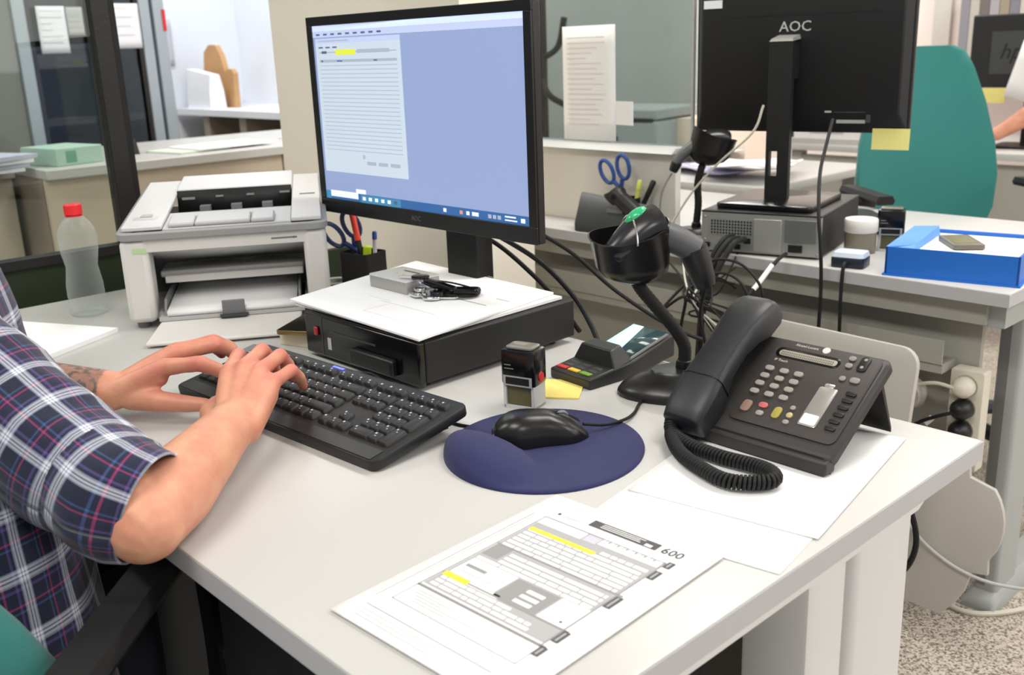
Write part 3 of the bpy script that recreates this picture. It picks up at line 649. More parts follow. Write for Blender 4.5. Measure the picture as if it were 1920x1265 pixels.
# handset: ear and mouth ends with a curved grip, cradled on the left
def hs(v, w_, h0, h1):   # cross-section at face coordinate v
    return [(-.0765+w_*c, v, h) for c, h in ((-1, h0+.004), (-.82, h0), (.82, h0), (1, h0+.004), (1, h1-.009), (.86, h1-.003), (.55, h1), (-.55, h1), (-.86, h1-.003), (-1, h1-.009))]
secs = [hs(*s_) for s_ in ((-.026, .022, .004, .020), (-.022, .027, -.004, .030), (-.005, .0295, -.006, .036), (.02, .030, -.004, .040), (.032, .029, .006, .042), (.06, .0265, .016, .0445), (.095, .026, .018, .046), (.122, .0275, .012, .047), (.14, .0295, .004, .046), (.165, .0295, .002, .042), (.176, .027, .004, .037), (.180, .022, .010, .030))]
MB().loft(secs, T=FT).build('handset', M('handset_black', '#202226', .42, bump=.05, bscale=900), ph, ang=50, bevel=.0015)
MB().loft([[(-.0765+.0302*c, .036, h) for c, h in ((-1, .01), (-1, .034), (-.86, .04), (-.5, .0437), (.5, .0437), (.86, .04), (1, .034), (1, .01))], [(-.0765+.0302*c, .0366, h) for c, h in ((-1, .01), (-1, .034), (-.86, .04), (-.5, .0438), (.5, .0438), (.86, .04), (1, .034), (1, .01))]], T=FT).build('handset_seam', BLACK, ph)
# coiled cord
P = catmull([(-.096, -.022, .022), (-.085, -.036, .012), (-.05, -.052, .0095), (.0, -.057, .0095), (.05, -.052, .0095), (.074, -.062, .0095), (.075, -.082, .0095), (.045, -.105, .0095), (.005, -.098, .0095), (-.04, -.078, .0095), (-.078, -.045, .010), (-.102, -.012, .008)], 30)
cum = [0.]
for i in range(1, len(P)): cum.append(cum[-1]+(P[i]-P[i-1]).length)
turns = 92; npts = turns*11; H = []; k = 0
for i in range(npts+1):
    s_ = cum[-1]*i/npts
    while k < len(cum)-2 and cum[k+1] < s_: k += 1
    f = (s_-cum[k])/max(1e-9, cum[k+1]-cum[k]); c = P[k].lerp(P[k+1], f); t_ = (P[k+1]-P[k]).normalized()
    n1 = t_.cross(Vector((0, 0, 1))).normalized(); n2 = n1.cross(t_); a_ = 2*math.pi*turns*i/npts
    H.append(c+n1*math.cos(a_)*.0068+n2*math.sin(a_)*.0068)
MB().tube(H, .0024, 5).build('coiled_cord', BLACKM, ph, ang=80)

# ---- desktop computer (near) and what lies on it
PCM = M('computer_black', '#0f1012', .5, bump=.03, bscale=1200)
pcx = thing('desktop_computer', 'black small desktop computer lying flat under white papers', 'computer', (-.641, -.339, D), R(1.26))
PW, PD, PZ, PH_ = .288, .325, .010, .072
BOX('chassis', -PW, .012, PZ, 0, PD, PH_, PCM, pcx, bevel=.003)
fr = BOX('front_bezel', -PW, 0, PZ-.003, 0, .0125, PH_+.001, BLACKG, pcx, bevel=.003)
BOX('bezel_seam', -.2405, -.0006, PZ, -.2385, .003, PH_-.001, CHAR, fr)
BOX('media_panel', -.155, -.012, PZ+.004, -.05, .001, PZ+.03, BLACK, fr, bevel=.004)
BOX('panel_highlight', -.215, -.0012, PZ+.040, -.10, 0, PZ+.043, CHAR, fr)
BOX('power_button', -.259, -.004, .040, -.249, 0, .054, M('dark_red_plastic', '#a32a33', .4), fr, bevel=.002)
BOX('rating_label', -.225, -.0008, .022, -.216, 0, .041, LGREY, fr)
for x, y in ((-PW+.03, .03), (-.03, .03), (-PW+.03, PD-.03), (-.03, PD-.03)): MB().lathe([(.01, 0), (.011, .005), (.011, .0101)], 12, c=(x, y, 0)).build('rubber_foot', BLACK, pcx)
def slab(name, label, P, z, th, mat=PAPER, cat='paper'):
    cx = sum(a_[0] for a_ in P)/4; cy = sum(a_[1] for a_ in P)/4
    return tag(MB().prism([(x-cx, y-cy) for x, y in P], 0, th).build(name, mat, None, loc=(cx, cy, z)), label, cat)
zt = D+PH_+.0012
slab('paper_folder', 'lower white folder sticking out beneath the top papers on the computer', [(-.975, -.332), (-.652, -.326), (-.66, -.03), (-.985, -.035)], zt, .0045)
slab('paper_folder', 'upper white paper bundle on the computer carrying the silver box', [(-.988, -.334), (-.633, -.343), (-.678, -.031), (-1.06, -.015)], zt+.0056, .003)
zp = zt+.0087
q = [(-.90, -.02+.0, -.76, -.0185, 0), (-.83, -.30, -.70, -.299, 0), (-.83, -.30, -.829, -.25, 0), (-.70, -.30, -.699, -.25, 0), (-.86, -.245, -.72, -.2435, 0), (-.78, -.16, -.70, -.157, 1), (-.9, -.238, -.84, -.237, 0), (-.72, -.12, -.69, -.117, 1)]
o = decal('faint_print', bpy.data.objects['paper_folder.001'], [(x0_+.84, y0_+.181, x1_+.84, y1_+.181, m_) for x0_, y0_, x1_, y1_, m_ in q], [M('faint_print', '#dcdcde', .8), PRINTL], loc=(0, 0, .0031))
sb = thing('silver_box', 'small silver box lying on the papers over the computer', 'box', (-.905, -.160, zp), R(0))
MB().prism(rrect(-.052, -.036, .052, .036, .004, 3), 0, .0195, .001).build('box_body', M('silver_card', '#a3a3a1', .4, .3), sb)
MB().prism(rrect(-.0525, -.0365, .0525, .0365, .004, 3), .0195, .0225, .001).build('box_lid', M('silver_lid', '#d6d5d3', .35, .2), sb)
decal('printed_title', sb, [(-.02, .014, .022, .019, 0), (-.016, -.004, -.013, -.002, 0), (.004, -.006, .006, -.004, 0)], [PRINTD], loc=(0, 0, .0226))
ks = thing('key_bunch', 'bunch of keys with black fobs spilling over the silver box', 'keys', (-.805, -.165, zp))
def keyblade(x, y, z, rz, ln, mat, head, tilt=0):
    T = Matrix.Translation((x, y, z)) @ rot(0, tilt, rz).to_4x4()
    b_ = MB(); b_.prism([(0, -.003), (ln, -.003), (ln+.003, 0), (ln, .003), (0, .003)], 0, .0022, T=T)
    b_.build('key_blade', CHROME, ks)
    MB().prism(rrect(-.026, -.0105, .003, .0105, .008, 4), -.001, .0042, .0012, T=T).build('key_bow', head, ks)
for a_ in ((-.02, -.022, .010, -25, .03, CHROME, CHROME), (-.012, -.03, .004, -8, .032, CHROME, CHROME), (.0, -.008, .008, 150, .03, CHROME, BLACKG), (-.05, -.012, .026, 205, .026, CHROME, BLACKG), (.02, -.018, .003, 40, .028, CHROME, CHROME)):
    keyblade(a_[0], a_[1], a_[2], a_[3], a_[4], None, a_[6])
MB().tube([Vector((-.022+.016*math.cos(t_/20*2*math.pi), -.008+.014*math.sin(t_/20*2*math.pi), .016+.006*math.cos(t_/20*2*math.pi+2))) for t_ in range(21)], .0011, 6).build('key_ring', CHROME, ks)
MB().prism(rrect(-.034, -.0115, .034, .0115, .010, 5), 0, .012, .004, T=Matrix.Translation((.026, .022, .002)) @ rot(0, 0, 38).to_4x4()).build('key_fob', BLACKG, ks)
MB().prism(rrect(-.030, -.009, .030, .009, .008, 5), 0, .010, .003, T=Matrix.Translation((-.002, .002, .012)) @ rot(0, 12, 22).to_4x4()).build('key_fob', BLACKG, ks)
MB().tube(catmull([(-.03, .01, .02), (.0, .03, .016), (.035, .045, .008), (.055, .03, .004), (.045, .008, .004), (.01, .0, .006)], 6), .0032, 6, flat=.4).build('strap', BLACKM, ks)

# ---- monitor (near)
mn = thing('computer_monitor', 'black computer monitor with the lit blue screen', 'monitor', (-.936, -.099, D), R(.3))
s_ = .640; SW = .8716*s_; SH = .4903*s_; zc = 1.098-D
BLK = M('monitor_black', '#0f1012', .35, bump=.03, bscale=1500)
pn = MB(); pn.box(-SW/2-.0165, 0, zc-SH/2-.027, SW/2+.0165, .016, zc+SH/2+.016)
pn.loft([[(-SW/2-.014, .016, zc-SH/2-.024), (SW/2+.014, .016, zc-SH/2-.024), (SW/2+.014, .016, zc+SH/2+.013), (-SW/2-.014, .016, zc+SH/2+.013)], [(-SW/2+.03, .045, zc-SH/2+.02), (SW/2-.03, .045, zc-SH/2+.02), (SW/2-.03, .045, zc+SH/2-.03), (-SW/2+.03, .045, zc+SH/2-.03)]])
pn.build('housing', BLK, mn, bevel=.0025)
for nm, x0_, z0_, x1_, z1_ in (('bezel_top', -SW/2-.0165, zc+SH/2, SW/2+.0165, zc+SH/2+.016), ('bezel_bottom', -SW/2-.0165, zc-SH/2-.027, SW/2+.0165, zc-SH/2), ('bezel_side', -SW/2-.0165, zc-SH/2, -SW/2, zc+SH/2), ('bezel_side', SW/2, zc-SH/2, SW/2+.0165, zc+SH/2)):
    BOX(nm, x0_, -.004, z0_, x1_, .0, z1_, BLK, mn, bevel=.001)
def scr(name, col, st=.56): return M(name, col, .35, emit=st)
sc = BOX('screen', -SW/2, -.0015, zc-SH/2, SW/2, -.0002, zc+SH/2, scr('screen_blue', '#8697bf'), mn)
cols = [scr('screen_menu', '#b3bddd'), scr('screen_window', '#b9c6d4'), scr('screen_line', '#92a2b4'), scr('screen_dark', '#4a5a7c'), HILITE if False else scr('screen_yellow', '#d2d93f'), scr('screen_task', '#2f5c94'), scr('screen_white', '#dfe6f0'), scr('screen_teal', '#3c7fa6'), scr('screen_grey', '#9aa6b8'), scr('screen_red', '#c98a7a')]
q = []
def sq(u0, v0, u1, v1, m_, l=0): q.append(((u0-.5)*SW, (.5-v1)*SH, (u1-.5)*SW, (.5-v0)*SH, m_, l))
sq(0, 0, 1, .065, 0); sq(0, 0, 1, .03, 6, 0)
for k in range(9): sq(.02+.042*k, .045, .042+.042*k, .055, 3, 1)
sq(.012, .072, .47, .835, 1, 1)
sq(.012, .072, .47, .10, 0, 2); sq(.03, .083, .2, .09, 8, 3)
for k in range(3): sq(.03+.04*k, .118, .055+.04*k, .126, 3, 3)
sq(.03, .147, .45, .153, 8, 2); sq(.125, .135, .235, .165, 4, 3); sq(.245, .138, .415, .158, 8, 3); sq(.045, .142, .075, .156, 3, 3)
sq(.03, .19, .45, .205, 8, 3); sq(.04, .193, .05, .203, 3, 4); sq(.13, .195, .16, .202, 3, 4); sq(.33, .195, .35, .202, 3, 4)
for k in range(22): sq(.03, .222+.0228*k, .45, .2255+.0228*k, 2, 2)
sq(.235, .722, .247, .745, 8, 3)
for k in range(3): sq(.255+.063*k, .758, .305+.063*k, .778, 8, 3)
sq(0, .952, 1, 1, 5, 1); sq(0, .952, .03, 1, 7, 2); sq(.03, .948, .19, .985, 6, 2); sq(.18, .925, .235, .95, 6, 2)
for k in range(6): sq(.215+.034*k, .966, .232+.034*k, .986, 6 if k < 5 else 3, 3)
sq(.205, .956, .42, 1, 7, 2)
for u, c in ((.63, 6), (.705, 9), (.735, 6), (.76, 6), (.775, 6), (.83, 8), (.85, 8), (.87, 8)): sq(u, .966, u+.014, .986, c, 3)
sq(.90, .962, .945, .970, 6, 3); sq(.90, .98, .95, .987, 6, 3); sq(.965, .966, .982, .988, 6, 3)
decal('screen_content', sc, q, cols, loc=(0, -.0016, zc), rotm=(R(90), 0, 0), step=.00006, th=.00004)
text('brand_lettering', 'AOC', .012, M('dim_lettering', '#6f7276', .4, .5), mn, (0, -.0043, zc-SH/2-.014), (R(90), 0, 0), depth=.0001)
BOX('stand_column', .005, .055, .009, .085, .095, zc-.05, BLACKM, mn, bevel=.003)
BOX('stand_bracket', -.02, .045, zc-.07, .09, .06, zc+.05, BLACKM, mn)
MB().prism(rrect(-.08, .0, .12, .097, .015, 4), 0.0, .009, .002).build('stand_base', BLACKM, mn)
# ---- laser printer
pr = thing('laser_printer', 'white laser printer with its paper tray open on the near desk', 'printer', (-1.306, -.479, D), R(57.9))
W_, DP, HF, HB = .36, .40, .176, .213
def pz(y): return HF+(HB-HF)*y/DP
PB = M('printer_band', '#9b9b9a', .35)
# shell built as panels round the front opening
BOX('left_cheek', 0, .0, .012, .048, .06, HF-.012, OFFW, pr, bevel=.010)
BOX('right_cheek', .318, .0, .012, W_, .06, HF-.012, OFFW, pr, bevel=.010)
BOX('side_wall', .0, .05, .012, .012, DP, HF-.012, OFFW, pr, bevel=.003); BOX('side_wall', W_-.012, .05, .012, W_, DP, HF-.012, OFFW, pr, bevel=.003)
BOX('upper_fascia', .04, .003, .140, .325, .06, HF-.012, OFFW, pr)
BOX('back_wall', .01, DP-.012, .012, W_-.01, DP, HF-.01, OFFW, pr); BOX('floor_pan', .01, .03, .012, W_-.01, DP, .024, OFFW, pr)
BOX('cavity_back', .012, .20, .024, W_-.012, .21, .15, MGREY, pr)
MB().add([(.047, .012, .142), (.319, .012, .142), (.319, .13, .098), (.047, .13, .098)], [(0, 1, 2, 3)]).build('cavity_roof', LGREY, pr, solid=.003)
BOX('tray_cover', .052, .075, .078, .314, .16, .090, LGREY, pr, bevel=.003); BOX('tray_cover_lip', .060, .068, .068, .312, .075, .082, OFFW, pr, bevel=.002)
# grey band and sloping top
def band(z, g): return [(x, y, z+(HB-HF)*y/DP) for x, y in rrect(-.004+g, -.004+g, W_+.004-g, DP+.002-g, .02, 5)]
MB().loft([band(HF-.014, .002), band(HF-.012, 0), band(HF-.002, 0), band(HF, .003), band(HF-.001, .012)], False).build('grey_band', PB, pr)
# top: rim pieces round the output well
TOPM = M('printer_top_white', '#d8d7d8', .35)
def top(nm, x0_, y0_, x1_, y1_, z0_, z1_, mat=TOPM, bev=.002):
    return MB().loft([[(x0_, y0_, pz(y0_)+z0_), (x1_, y0_, pz(y0_)+z0_), (x1_, y1_, pz(y1_)+z0_), (x0_, y1_, pz(y1_)+z0_)], [(x0_, y0_, pz(y0_)+z1_), (x1_, y0_, pz(y0_)+z1_), (x1_, y1_, pz(y1_)+z1_), (x0_, y1_, pz(y1_)+z1_)]]).build(nm, mat, pr, bevel=bev)
top('top_panel', .006, .01, .075, .385, 0, .008); top('top_panel', .30, .01, W_-.006, .385, 0, .008); top('top_rear_rim', .075, .253, .30, .385, 0, .017)
top('output_shelf', .075, .01, .30, .125, -.004, .002, M('shelf_grey', '#c2c2c4', .4))
MB().add([(.078, .12, pz(.12)+.0), (.297, .12, pz(.12)+.0), (.297, .245, pz(.235)-.026), (.078, .245, pz(.235)-.026)], [(0, 1, 2, 3)]).build('output_ramp', M('ramp_grey', '#a9a9ab', .4), pr, solid=.002)
MB().add([(.076, .252, pz(.25)+.015), (.299, .252, pz(.25)+.015), (.299, .240, pz(.236)-.024), (.076, .240, pz(.236)-.024)], [(3, 2, 1, 0)]).build('output_slot', BLACKM, pr, solid=.002)
for x in (.12, .18, .24): BOX('paper_guide_rib', x, .215, pz(.22)-.028, x+.02, .239, pz(.22)-.010, MGREY, pr)
for x0_, x1_ in ((.085, .130), (.131, .228), (.229, .270)): top('flip_stop', x0_, .012, x1_, .070, .002, .010, M('shelf_grey', '#c2c2c4', .4), .003)
MB().prism(rrect(.02, .055, .062, .125, .006, 3), HF+.013, HF+.0155, T=Matrix.Translation((0, -.002, 0)) @ Matrix.Rotation(math.atan2(HB-HF, DP), 4, 'X') if False else Matrix.Shear('XY', 4, (0, 0)) ).build('control_panel', M('panel_silver', '#dfe0e4', .2), pr)
BOX('button', .03, .075, HF+.0155, .05, .10, HF+.018, LGREY, pr, bevel=.002)
top('dark_slot', .315, .19, .345, .195, .0078, .0088, CHAR, 0)
decal('slot_print', pr, [(.085, 0, .11, .005, 0), (.15, .002, .165, .006, 0), (.21, .002, .225, .006, 0), (.275, .003, .295, .007, 0)], [MGREY], loc=(0, .2425, pz(.25)-.002), rotm=(R(74), 0, 0))
decal('brand_print', pr, [(.262, .1485, .308, .1515, 0), (.30, .148, .304, .152, 0)], [MGREY], loc=(0, .0028, 0), rotm=(R(90), 0, 0))
decal('green_label', pr, [(.022, .139, .044, .148, 0)], [M('pale_green_label', '#bcd89a', .6)], loc=(0, -.0006, 0), rotm=(R(90), 0, 0))
for x in (.02, W_-.02):
    for y in (.03, DP-.06): MB().lathe([(.012, 0), (.012, .0125)], 10, c=(x, y, 0)).build('rubber_foot', MGREY, pr)
# open flap, input tray, guides
fl = MB().loft([[(.058, -.002, .012), (.305, -.002, .012), (.30, -.132, .003), (.045, -.132, .003)], [(.058, -.002, .018), (.305, -.002, .018), (.30, -.132, .010), (.045, -.132, .010)]]).build('open_flap', OFFW, pr, bevel=.003)
BOX('tray_bed', .055, -.02, .018, .31, .19, .024, LGREY, pr)
MB().loft([[(.062, .0, .0245), (.066, .0, .0245), (.066, .19, .0245), (.062, .19, .0245)], [(.062, .02, .05), (.066, .02, .05), (.066, .19, .06), (.062, .19, .06)]]).build('paper_side_guide', MGREY, pr)
MB().loft([[(.300, .0, .0245), (.304, .0, .0245), (.304, .19, .0245), (.300, .19, .0245)], [(.300, .02, .05), (.304, .02, .05), (.304, .19, .06), (.300, .19, .06)]]).build('paper_side_guide', MGREY, pr)
gd = BOX('paper_end_guide', .165, -.022, .0185, .205, -.018, .0485, MGREY, pr, bevel=.002)
MB().prism(rrect(.160, -.032, .210, -.012, .008, 4), .0185, .0235, .001).build('guide_clip', CHAR, gd)
inp = tag(MB().grid(lambda u, v: (.069+.228*u, -.016+.205*v, .0247+.012*v), 4, 6).build('paper_ream', PAPER, None, solid=.009, loc=pr.location, rz=R(57.9)), 'white blank paper loaded in the open printer tray', 'paper')
inp.location = Vector(pr.location)+Vector((0, 0, .005))

# ---- bottle with red cap
def bottlemat():
    m = bpy.data.materials.new('clear_plastic'); m.use_nodes = True; N = m.node_tree.nodes; L = m.node_tree.links; N.clear()
    o = N.new('ShaderNodeOutputMaterial'); t = N.new('ShaderNodeBsdfTransparent'); t.inputs[0].default_value = (.93, .95, .94, 1)
    b = N.new('ShaderNodeBsdfPrincipled'); b.inputs['Base Color'].default_value = (.75, .78, .77, 1); b.inputs['Roughness'].default_value = .12
    lw = N.new('ShaderNodeLayerWeight'); lw.inputs[0].default_value = .35; mr = N.new('ShaderNodeMapRange'); mr.inputs[3].default_value = .10; mr.inputs[4].default_value = .45
    tc = N.new('ShaderNodeTexCoord'); n = N.new('ShaderNodeTexNoise'); n.inputs['Scale'].default_value = 60; bp_ = N.new('ShaderNodeBump'); bp_.inputs['Strength'].default_value = .6; bp_.inputs['Distance'].default_value = .003
    L.new(tc.outputs['Object'], n.inputs['Vector']); L.new(n.outputs['Fac'], bp_.inputs['Height']); L.new(bp_.outputs['Normal'], b.inputs['Normal'])
    x = N.new('ShaderNodeMixShader'); L.new(lw.outputs['Facing'], mr.inputs[0]); L.new(mr.outputs[0], x.inputs[0]); L.new(t.outputs[0], x.inputs[1]); L.new(b.outputs[0], x.inputs[2]); L.new(x.outputs[0], o.inputs[0]); return m
bt = thing('water_bottle', 'empty clear plastic bottle with a red cap behind the shirt', 'bottle', (-1.500, -.479, D))
prof = [(.0005, .004), (.022, .003), (.031, .001), (.034, .006), (.034, .03), (.0325, .034), (.034, .038), (.0335, .06), (.030, .085), (.0285, .095), (.0305, .105), (.034, .125), (.0355, .14), (.0345, .158), (.030, .172), (.022, .183), (.015, .19), (.0125, .194), (.0125, .200)]
MB().lathe(prof, 40, cap=False).build('bottle_body', bottlemat(), bt, ang=80)
MB().lathe([(.0125, .19), (.0155, .19), (.0155, .192), (.0125, .193)], 24, cap=False).build('neck_ring', RED, bt)
b_ = MB(); n = 48
b_.loft([[((.0162 if k % 2 else .0156)*math.cos(2*math.pi*k/n), (.0162 if k % 2 else .0156)*math.sin(2*math.pi*k/n), z) for k in range(n)] for z in (.194, .211)])
b_.lathe([(.0158, .211), (.0145, .2128), (.0005, .2132)], 24, cap=False); b_.build('cap', M('red_cap', '#ee2d33', .4), bt)
# ---- paper pad at the left, smartphone, small items
tag(MB().prism([(-.10, -.15), (.10, -.15), (.10, .15), (-.10, .15)], 0, .008).build('paper_pad', PAPER, None, loc=(-1.405, -.655, D+.0002), rz=R(-62)), 'thick white paper pad beside the plaid shirt', 'paper')
sp = thing('smartphone', 'dark smartphone with a gold edge leaning under the paper folder', 'smartphone', (-.995, -.300, D+.0245), R(32))
MB().prism(rrect(-.036, -.05, .036, .05, .008, 4), 0, .007, .001).build('phone_body', M('gold_metal', '#8d7a4a', .3, .7), sp)
MB().prism(rrect(-.034, -.048, .034, .048, .007, 4), .007, .0076).build('phone_glass', M('phone_glass_dark', '#1d1a13', .12), sp)
tag(BOX('memo_block', -.045, -.03, 0, .045, .03, .024, M('cream_note_block', '#d9cfb6', .7), loc=(-.985, -.300, D), rz=R(20), bevel=.001), 'cream memo block between keyboard and computer', 'note')
tag(BOX('eraser', -.012, -.02, 0, .012, .02, .012, MGREY, loc=(-1.0, -.405, D+.0002), rz=R(25), bevel=.002), 'small grey eraser beside the left hand fingers', 'eraser')
# ---- pen cup with its contents
pcx_, pcy_ = -1.185, -.052
pcup = thing('pen_cup', 'black pen cup half hidden behind the paper bundle', 'cup', (pcx_, pcy_, D), R(10))
b_ = MB(); P0 = rrect(-.036, -.03, .04, .03, .008, 4); P1 = rrect(-.034, -.028, .038, .028, .007, 4)
b_.loft([[(x, y, 0) for x, y in P0], [(x, y, .092) for x, y in P0], [(x, y, .092) for x, y in P1], [(x, y, .004) for x, y in P1]]); b_.build('cup_wall', BLACKM, pcup)
def scissors(label, loc, rotm, mat, s=1.):
    t = thing('scissors', label, 'scissors', loc, rotm)
    for sx, oz in ((-1, 0), (1, .0025)):
        P = [Vector((sx*(.020+.0145*math.cos(a_)+.0*0)*s, oz*s, (.052+.027*math.sin(a_)+.004*math.cos(a_))*s)) for a_ in [2*math.pi*k/22 for k in range(23)]]
        MB().tube(P, .0052*s, 8, flat=.9).build('handle_loop', mat, t)
        MB().tube(catmull([(sx*.013*s, oz*s, .03*s), (sx*.006*s, oz*s, .018*s), (-sx*.001*s, oz*s, .0)], 4), .0052*s, 8).build('handle_shank', mat, t)
        MB().loft([[(-sx*.006*s, oz*s, .004*s), (sx*.006*s, oz*s, .004*s), (sx*.006*s, (oz+.0022)*s, .004*s), (-sx*.006*s, (oz+.0022)*s, .004*s)], [(-sx*.005*s, oz*s, -.07*s), (-sx*.003*s, oz*s, -.072*s), (-sx*.003*s, (oz+.0022)*s, -.072*s), (-sx*.005*s, (oz+.0022)*s, -.07*s)]]).build('blade', STEEL, t)
    return t
scissors('dark blue handled scissors standing in the black pen cup', (pcx_-.022, pcy_+.002, D+.088), (R(10), R(-27), R(50)), SCISS, 1.)
def pen(label, loc, rotm, c1, c2, ln=.14, r=.0048, name='pen', capf=.42):
    t = thing(name, label, name, loc, rotm)
    MB().lathe([(r*.35, 0), (r*.9, .01), (r, .02), (r, ln*(1-capf))], 14).build('barrel', c2, t)
    MB().lathe([(r*1.12, ln*(1-capf)), (r*1.12, ln*.98), (r*.8, ln)], 14).build('pen_cap', c1, t); return t
pen('red-capped black pen in the black pen cup', (pcx_+.018, pcy_, D+.006), (R(-4), R(-9), R(47)), M('coral_red_plastic', '#e0432f', .4), BLACK, .172, .0055, capf=.36)
pen('white pen with a blue top in the black pen cup', (pcx_+.030, pcy_+.005, D+.006), (R(2), R(3), R(47)), SCISS2, LGREY, .128, .0042, capf=.12)
pen('lime green highlighter in the black pen cup', (pcx_+.008, pcy_-.004, D+.006), (R(0), R(6), R(47)), M('lime_plastic', '#b9cf2c', .4), BLACK, .098, .0075, 'highlighter', .25)
tp = thing('tape_roll', 'clear adhesive tape roll lying beside the pen cup', 'tape', (-1.262, -.068, D))
MB().loft([[(r_*math.cos(2*math.pi*k/28), r_*math.sin(2*math.pi*k/28), z) for k in range(28)] for r_, z in ((.02, 0), (.035, 0), (.035, .024), (.02, .024), (.02, 0))], False).build('tape_body', M('smoky_tape', '#8d9090', .2), tp)

# ---- cables behind the near monitor
cable('black monitor cable drooping from the lit monitor to the computer back', [(-1.0, -.035, .955), (-.97, .01, .905), (-.90, .05, .862), (-.80, .04, .822), (-.72, .02, .79), (-.66, .01, .75)], .0042)
cable('thick black cable running down from the monitor foot past the computer', [(-.87, -.03, .915), (-.82, .01, .88), (-.76, .03, .845), (-.69, .03, .80), (-.64, .015, .765), (-.60, -.01, .746)], .0045)
cable('long black cable swinging from the monitor to the tangle between the desks', [(-.80, .02, .915), (-.74, .08, .86), (-.68, .13, .79), (-.60, .2, .72), (-.52, .28, .68), (-.45, .36, .66), (-.4, .45, .6)], .0035)
# ================================================================== things on the rear desk
# ---- rear computer seen from behind
rc_ = thing('desktop_computer', 'black computer seen from its metal back under the black monitor', 'computer', (-.790, .730, D), R(15))
a_ = .134; hh = .092
BOX('chassis', -a_, .012, .006, a_, .33, hh, BLACKM, rc_, bevel=.002)
BOX('lid', -a_-.001, .0, hh, a_+.001, .332, hh+.004, BLACK, rc_, bevel=.001)
BK = M('zinc_plate', '#a6a8a5', .45, .6)
bp = BOX('back_plate', -a_, 0, .006, a_, .012, hh, BK, rc_)
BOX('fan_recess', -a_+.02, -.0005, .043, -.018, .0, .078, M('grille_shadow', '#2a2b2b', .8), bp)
gr = MB()
for k in range(15): gr.box(-a_+.02+k*.0069, -.0014, .043, -a_+.0222+k*.0069, -.0005, .078)
for k in range(6): gr.box(-a_+.02, -.0016, .043+k*.0066, -.018, -.0005, .0448+k*.0066)
gr.build('fan_grille', BK, bp)
BOX('expansion_plate', -.012, -.003, .010, .05, 0, .083, M('zinc_light', '#b5b7b4', .4, .6), bp, bevel=.001)
BOX('power_inlet_plate', .056, -.002, .035, .125, 0, .085, M('zinc_dark', '#7f8180', .4, .6), bp, bevel=.001)
for x, z, w_, h_ in ((-.125, .014, .012, .01), (-.10, .012, .016, .007), (-.075, .012, .013, .012), (-.055, .012, .013, .012), (-.035, .026, .016, .012), (.066, .014, .03, .016)): BOX('port', x, -.003, z, x+w_, .0, z+h_, BLACK, bp)
for x, z in ((-.126, .082), (-.126, .03), (.0, .07), (.04, .07), (.02, .03), (.128, .012), (.128, .085)): MB().lathe([(.003, 0), (.002, .002)], 8, T=Matrix.Translation((x, 0, z)) @ rot(90).to_4x4()).build('screw', STEEL, bp)
for x, y in ((-.11, .03), (.11, .03), (-.11, .3), (.11, .3)): MB().lathe([(.01, 0), (.01, .0062)], 10, c=(x, y, 0)).build('rubber_foot', BLACK, rc_)
# ---- rear monitor seen from the back
rm = thing('computer_monitor', 'black computer monitor seen from behind with its handle slot in the stand', 'monitor', (-.832, .915, D+.0965), R(13))
ZB = 1.164-D-.0965; MW = .250; MH = .172
BLKB = M('monitor_back_black', '#151516', .5, bump=.06, bscale=700)
b_ = MB(); b_.box(-MW, .03, ZB-MH, MW, .045, ZB+MH)
b_.build('front_housing', BLKB, rm, bevel=.003)
BOX('screen', -MW+.015, .045, ZB-MH+.02, MW-.015, .0465, ZB+MH-.015, scr('rear_screen', '#8494c8'), rm)
b_ = MB(); b_.loft([[(-MW+.004, .03, ZB-MH+.003), (MW-.004, .03, ZB-MH+.003), (MW-.004, .03, ZB+MH-.003), (-MW+.004, .03, ZB+MH-.003)], [(-MW+.02, .008, ZB-MH+.045), (MW-.02, .008, ZB-MH+.045), (MW-.02, .008, ZB+MH-.02), (-MW+.02, .008, ZB+MH-.02)]]); b_.build('rear_shell', BLKB, rm, bevel=.003)
BOX('vent_groove', -.17, .0072, ZB+.088, .185, .0085, ZB+.0915, BLACK, rm)
text('brand_lettering', 'AOC', .032, M('silver_lettering', '#c2c4c6', .4, .2), rm, (-.005, .0068, ZB+.062), (R(90), 0, 0), depth=.0008, sx=1.05)
BOX('rating_label', .095, .0160, ZB-MH+.022, .158, .018, ZB-MH+.038, LGREY, rm)
decal('label_print', rm, [(.07, .046, .085, .050, 0), (.09, .046, .16, .048, 1), (.162, .024, .172, .042, 1)], [LGREY, CHAR], loc=(0, .0078, ZB-MH), rotm=(R(90), 0, 0))
BOX('inventory_sticker', -.225, .006, ZB+.110, -.18, .0078, ZB+.128, PAPER2, rm)
BOX('neck_block', -.025-.018, -.03, ZB-.05, .025-.018, .012, ZB+.03, BLKB, rm)
